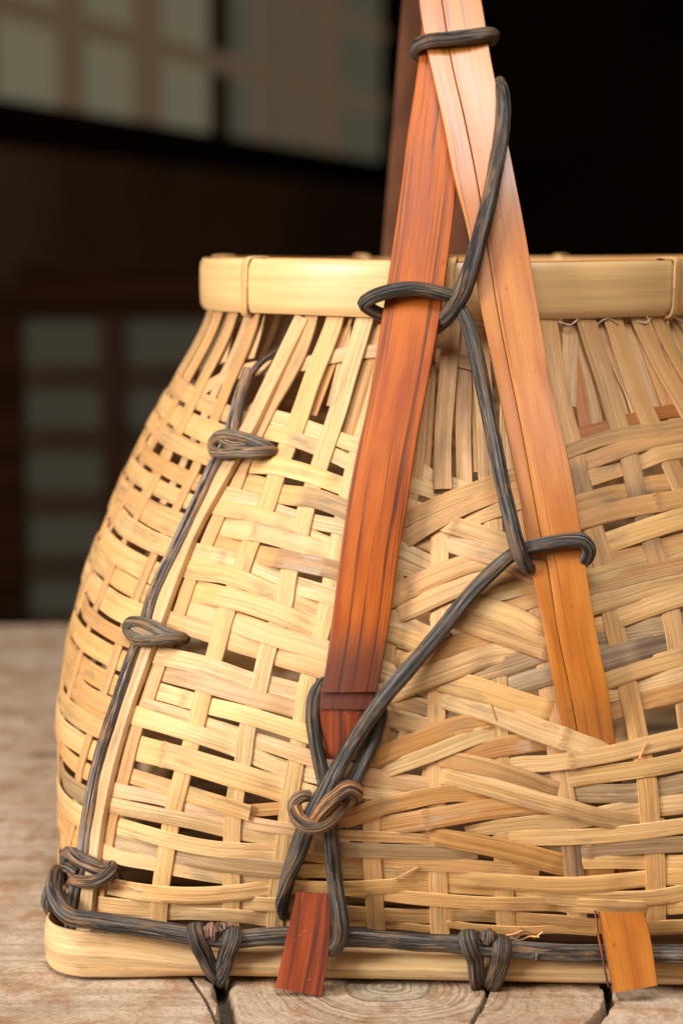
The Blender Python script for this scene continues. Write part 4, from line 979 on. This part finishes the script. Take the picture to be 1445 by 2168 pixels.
for y in ys:
    for x in xs:
        z = -.0002+.0004*noise.noise(Vector((x*40, y*40, 0)))+.0002*noise.noise(Vector((x*150, y*150, 2)))-.0004
        dk = 0
        for pl, w in cracks:
            for a, b in zip(pl, pl[1:]):
                if abs(x-a[0]) > .08 and abs(x-b[0]) > .08: continue
                d, t = seg_d((x, y), a, b)
                ww = w*(1+.55*noise.noise(Vector((x*160, y*160, 5))))
                if d < ww*2.6:
                    k = 1-sm(ww*.45, ww*1.25, d); z = min(z, -.0006-.007*k*min(1, w/.0012)); dk = max(dk, .85*(1-sm(ww*.4, ww*1.1, d)))
        tv.append((x, y, z)); tm.append((dk, 0, 0))
nx_, ny_ = len(xs), len(ys)
mb = MB(); mb.v = tv; mb.m = tm; mb.t = [(1, 1, 1)]*len(tv); mb.uv = [(v[0], v[1]) for v in tv]
mb.f = [(j*nx_+i, j*nx_+i+1, (j+1)*nx_+i+1, (j+1)*nx_+i) for j in range(ny_-1) for i in range(nx_-1)]
# sides and underside
b0 = len(mb.v); D = .055
edge = [i for i in range(nx_)]+[j*nx_+nx_-1 for j in range(1, ny_)]+[(ny_-1)*nx_+i for i in range(nx_-2, -1, -1)]+[j*nx_ for j in range(ny_-2, 0, -1)]
for e in edge:
    v = mb.v[e]; mb.v.append((v[0], v[1], -D)); mb.m.append((0, 0, 0)); mb.t.append((1, 1, 1)); mb.uv.append((v[0], v[1]))
n_ = len(edge)
for i in range(n_): mb.f.append((edge[i], b0+i, b0+(i+1) % n_, edge[(i+1) % n_]))
mb.f.append(tuple(b0+i for i in range(n_)))
TM = table_mat()
mb.build('table_top', TB, TM)
def box(name, c, s, material, parent=None, bev=.0):
    bm = bmesh.new(); bmesh.ops.create_cube(bm, size=1)
    for v in bm.verts: v.co = Vector((v.co.x*s[0]+c[0], v.co.y*s[1]+c[1], v.co.z*s[2]+c[2]))
    if bev: bmesh.ops.bevel(bm, geom=bm.edges[:], offset=bev, segments=2, affect='EDGES', profile=.7)
    me = bpy.data.meshes.new(name); bm.to_mesh(me); bm.free()
    return link(name, me, parent, material)
DW = plain('dark_stained_timber', (.022, .0085, .0045), .9, .3, (3, 3, 40))
DW2 = plain('reddish_timber', (.032, .015, .009), .9, .3, (30, 30, 2))
for x in (-.66, .86):
    for y in (.38, 1.06): box('leg', (x, y, -.38), (.07, .07, .65), TM, TB, .004)
# ------------------------------------------------------------------ the dim room behind
def structure(o): o['kind'] = 'structure'; return o
PLF = plain('near_black_plaster', (.022, .012, .006), .9, .2, (3, 3, 3))  # much darker plaster, used on the far wall
FLM = plain('dark_floor_boards', (.05, .028, .016), .5, .3, (4, 30, 1))
PLM = plain('dark_plaster', (.17, .10, .052), .85, .2, (3, 3, 3))
structure(box('floor', (0.3, 2.6, -.725), (7, 8.1, .04), FLM))
structure(box('wall', (0.6, 6.62, .7), (7, .06, 3.0), PLF))
structure(box('wall', (-3.0, 2.6, .7), (.06, 8.0, 3.0), PLM))
structure(box('wall', (3.9, 2.6, .7), (.06, 8.0, 3.0), PLM))
structure(box('ceiling', (0.3, 2.6, 2.22), (7, 8.1, .05), PLM))
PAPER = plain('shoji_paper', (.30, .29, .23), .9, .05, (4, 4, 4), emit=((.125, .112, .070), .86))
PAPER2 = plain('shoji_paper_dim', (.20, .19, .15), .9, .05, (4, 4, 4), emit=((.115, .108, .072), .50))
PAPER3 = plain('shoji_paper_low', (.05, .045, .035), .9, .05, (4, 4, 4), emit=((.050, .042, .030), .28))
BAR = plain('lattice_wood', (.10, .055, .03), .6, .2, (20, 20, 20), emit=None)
BARL = plain('lattice_wood_glow', (.11, .065, .035), .7, .1, (9, 9, 9), emit=((.09, .060, .036), .95))  # faint glow painted into the wooden bars in place of light on them
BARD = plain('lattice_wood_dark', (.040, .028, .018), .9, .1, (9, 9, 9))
# receding screen: from A (left, near) to B (right, far)
A = Vector((-.345*1.6, 1.75*1.6, 0)); B = Vector((.066*1.6, 3.20*1.6, 0))
dirv = (B-A).normalized(); nrm = Vector((dirv.y, -dirv.x, 0)); Lw = (B-A).length
def on_wall(px):    # distance along wall hit by pixel column
    r_ = ray(px, 300); 
    # solve A + t dir = s r (xy)
    det = dirv.x*(-r_.y)-dirv.y*(-r_.x)
    t = ((-A.x)*(-r_.y)-(-A.y)*(-r_.x))/det
    return t
def slabwall(name, t0, t1, z0, z1, off, th, material, parent):
    a = A+dirv*t0; b = A+dirv*t1
    c = (a+b)/2+nrm*off
    bm = bmesh.new(); bmesh.ops.create_cube(bm, size=1)
    ax = math.atan2(dirv.y, dirv.x)
    for v in bm.verts:
        x, y, z = v.co.x*(t1-t0), v.co.y*th, v.co.z*(z1-z0)
        v.co = Vector((c.x+x*math.cos(ax)-y*math.sin(ax), c.y+x*math.sin(ax)+y*math.cos(ax), (z0+z1)/2+z))
    me = bpy.data.meshes.new(name); bm.to_mesh(me); bm.free()
    return link(name, me, parent, material)
def zat(px, py):
    t = on_wall(px); p = A+dirv*t; r_ = ray(px, py); return CAMZ+r_.z/r_.y*p.y
def thing(name, label, cat, group=None):
    o = bpy.data.objects.new(name, None); COL.objects.link(o); o['label'] = label; o['category'] = cat
    if group: o['group'] = group
    return o
zb = (zat(0, 205)+zat(790, 345))/2
scr = thing('shoji_screen', 'blurred pale paper lattice screen at the upper left, above the dark wall band', 'screen')
ZT = 1.35
tL = on_wall(-420); tM0 = on_wall(430); tM1 = on_wall(472); tR = on_wall(795)
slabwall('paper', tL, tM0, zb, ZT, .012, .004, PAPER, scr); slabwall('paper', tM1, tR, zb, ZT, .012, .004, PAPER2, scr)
slabwall('frame', tM0, tM1, zb, ZT, .0, .03, plain('brown_post_wood', (.16, .085, .045), .9, .2, (20, 20, 2)), scr)
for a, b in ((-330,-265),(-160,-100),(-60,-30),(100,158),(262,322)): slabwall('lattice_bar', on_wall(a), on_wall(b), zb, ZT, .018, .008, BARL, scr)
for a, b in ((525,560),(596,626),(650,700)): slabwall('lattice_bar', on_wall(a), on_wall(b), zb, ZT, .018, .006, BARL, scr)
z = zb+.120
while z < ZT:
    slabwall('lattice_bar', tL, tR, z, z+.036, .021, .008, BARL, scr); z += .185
slabwall('frame', tL, tR, zb-.072, zb, .0, .04, DW, scr)
lw = structure(slabwall('wall', tL, Lw+.02, -.7, zb-.073, .02, .05, PLM, None))
lw2 = structure(slabwall('wall', tL, Lw+.02, ZT+.001, 2.19, .02, .05, PLM, None))
post = slabwall('timber_post', on_wall(797), on_wall(858), -.7, 2.19, -.01, .05, DW2, None)
post['label'] = 'blurred reddish-brown timber post right of the lit lattice screen'; post['category'] = 'post'
# lower paper door, seen left of the basket
def at(px, py, Y):
    r_ = ray(px, py); d = Y/r_.y; return Vector((r_.x*d, Y, CAMZ+r_.z*d))
DY = 2.25
door = thing('paper_door', 'low dark sliding door with dim paper panes seen blurred left of the basket, under the wall band', 'door')
def fbox(name, x0, y0, x1, y1, Y, th, material, parent):
    a = at(x0, y1, Y); b = at(x1, y0, Y)
    return box(name, ((a.x+b.x)/2, Y, (a.z+b.z)/2), (b.x-a.x, th, b.z-a.z), material, parent)
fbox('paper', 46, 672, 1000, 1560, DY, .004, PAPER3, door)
fbox('frame', -160, 600, 45, 1560, DY-.002, .03, DW, door)
fbox('frame', 228, 672, 262, 1560, DY-.012, .012, DW2, door)
fbox('frame', 46, 560, 1000, 671, DY-.002, .03, DW, door)
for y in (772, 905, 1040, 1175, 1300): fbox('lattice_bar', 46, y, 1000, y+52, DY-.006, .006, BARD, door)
# ------------------------------------------------------------------ lights
def area(name, loc, target, sx, sy, e, col):
    l = bpy.data.lights.new(name, 'AREA'); l.shape = 'RECTANGLE'; l.size = sx; l.size_y = sy; l.energy = e; l.color = col
    o = bpy.data.objects.new(name, l); COL.objects.link(o); o.location = loc
    o.rotation_euler = (Vector(target)-Vector(loc)).to_track_quat('-Z', 'Y').to_euler(); return o
tgt = (.03, .65, .12)
area('window_light', (-1.25, -.12, .70), tgt, .5, .6, 34, (1.0, .95, .87))
area('skylight', (.0, -.10, 1.42), tgt, 1.0, .5, 22, (1.0, .95, .90))
w = bpy.data.worlds.new('World'); scene.world = w; w.use_nodes = True
bg = w.node_tree.nodes['Background']; bg.inputs[0].default_value = (.85, .66, .50, 1); bg.inputs[1].default_value = .13
# ------------------------------------------------------------------ camera
cam = bpy.data.cameras.new('Camera'); co = bpy.data.objects.new('Camera', cam); COL.objects.link(co)
co.location = (0, 0, CAMZ); co.rotation_euler = (math.pi/2-PIT, 0, 0)
cam.sensor_fit = 'VERTICAL'; cam.sensor_height = 36; cam.lens = F/H_*36; cam.clip_start = .01; cam.clip_end = 50
cam.dof.use_dof = True; cam.dof.focus_distance = .616; cam.dof.aperture_fstop = 7.2; cam.dof.aperture_blades = 0
scene.camera = co
scene.render.resolution_x = 682; scene.render.resolution_y = 1024
scene.render.engine = 'CYCLES'
scene.view_settings.view_transform = 'Standard'; scene.view_settings.look = 'None'
scene.view_settings.exposure = 0; scene.view_settings.gamma = 1
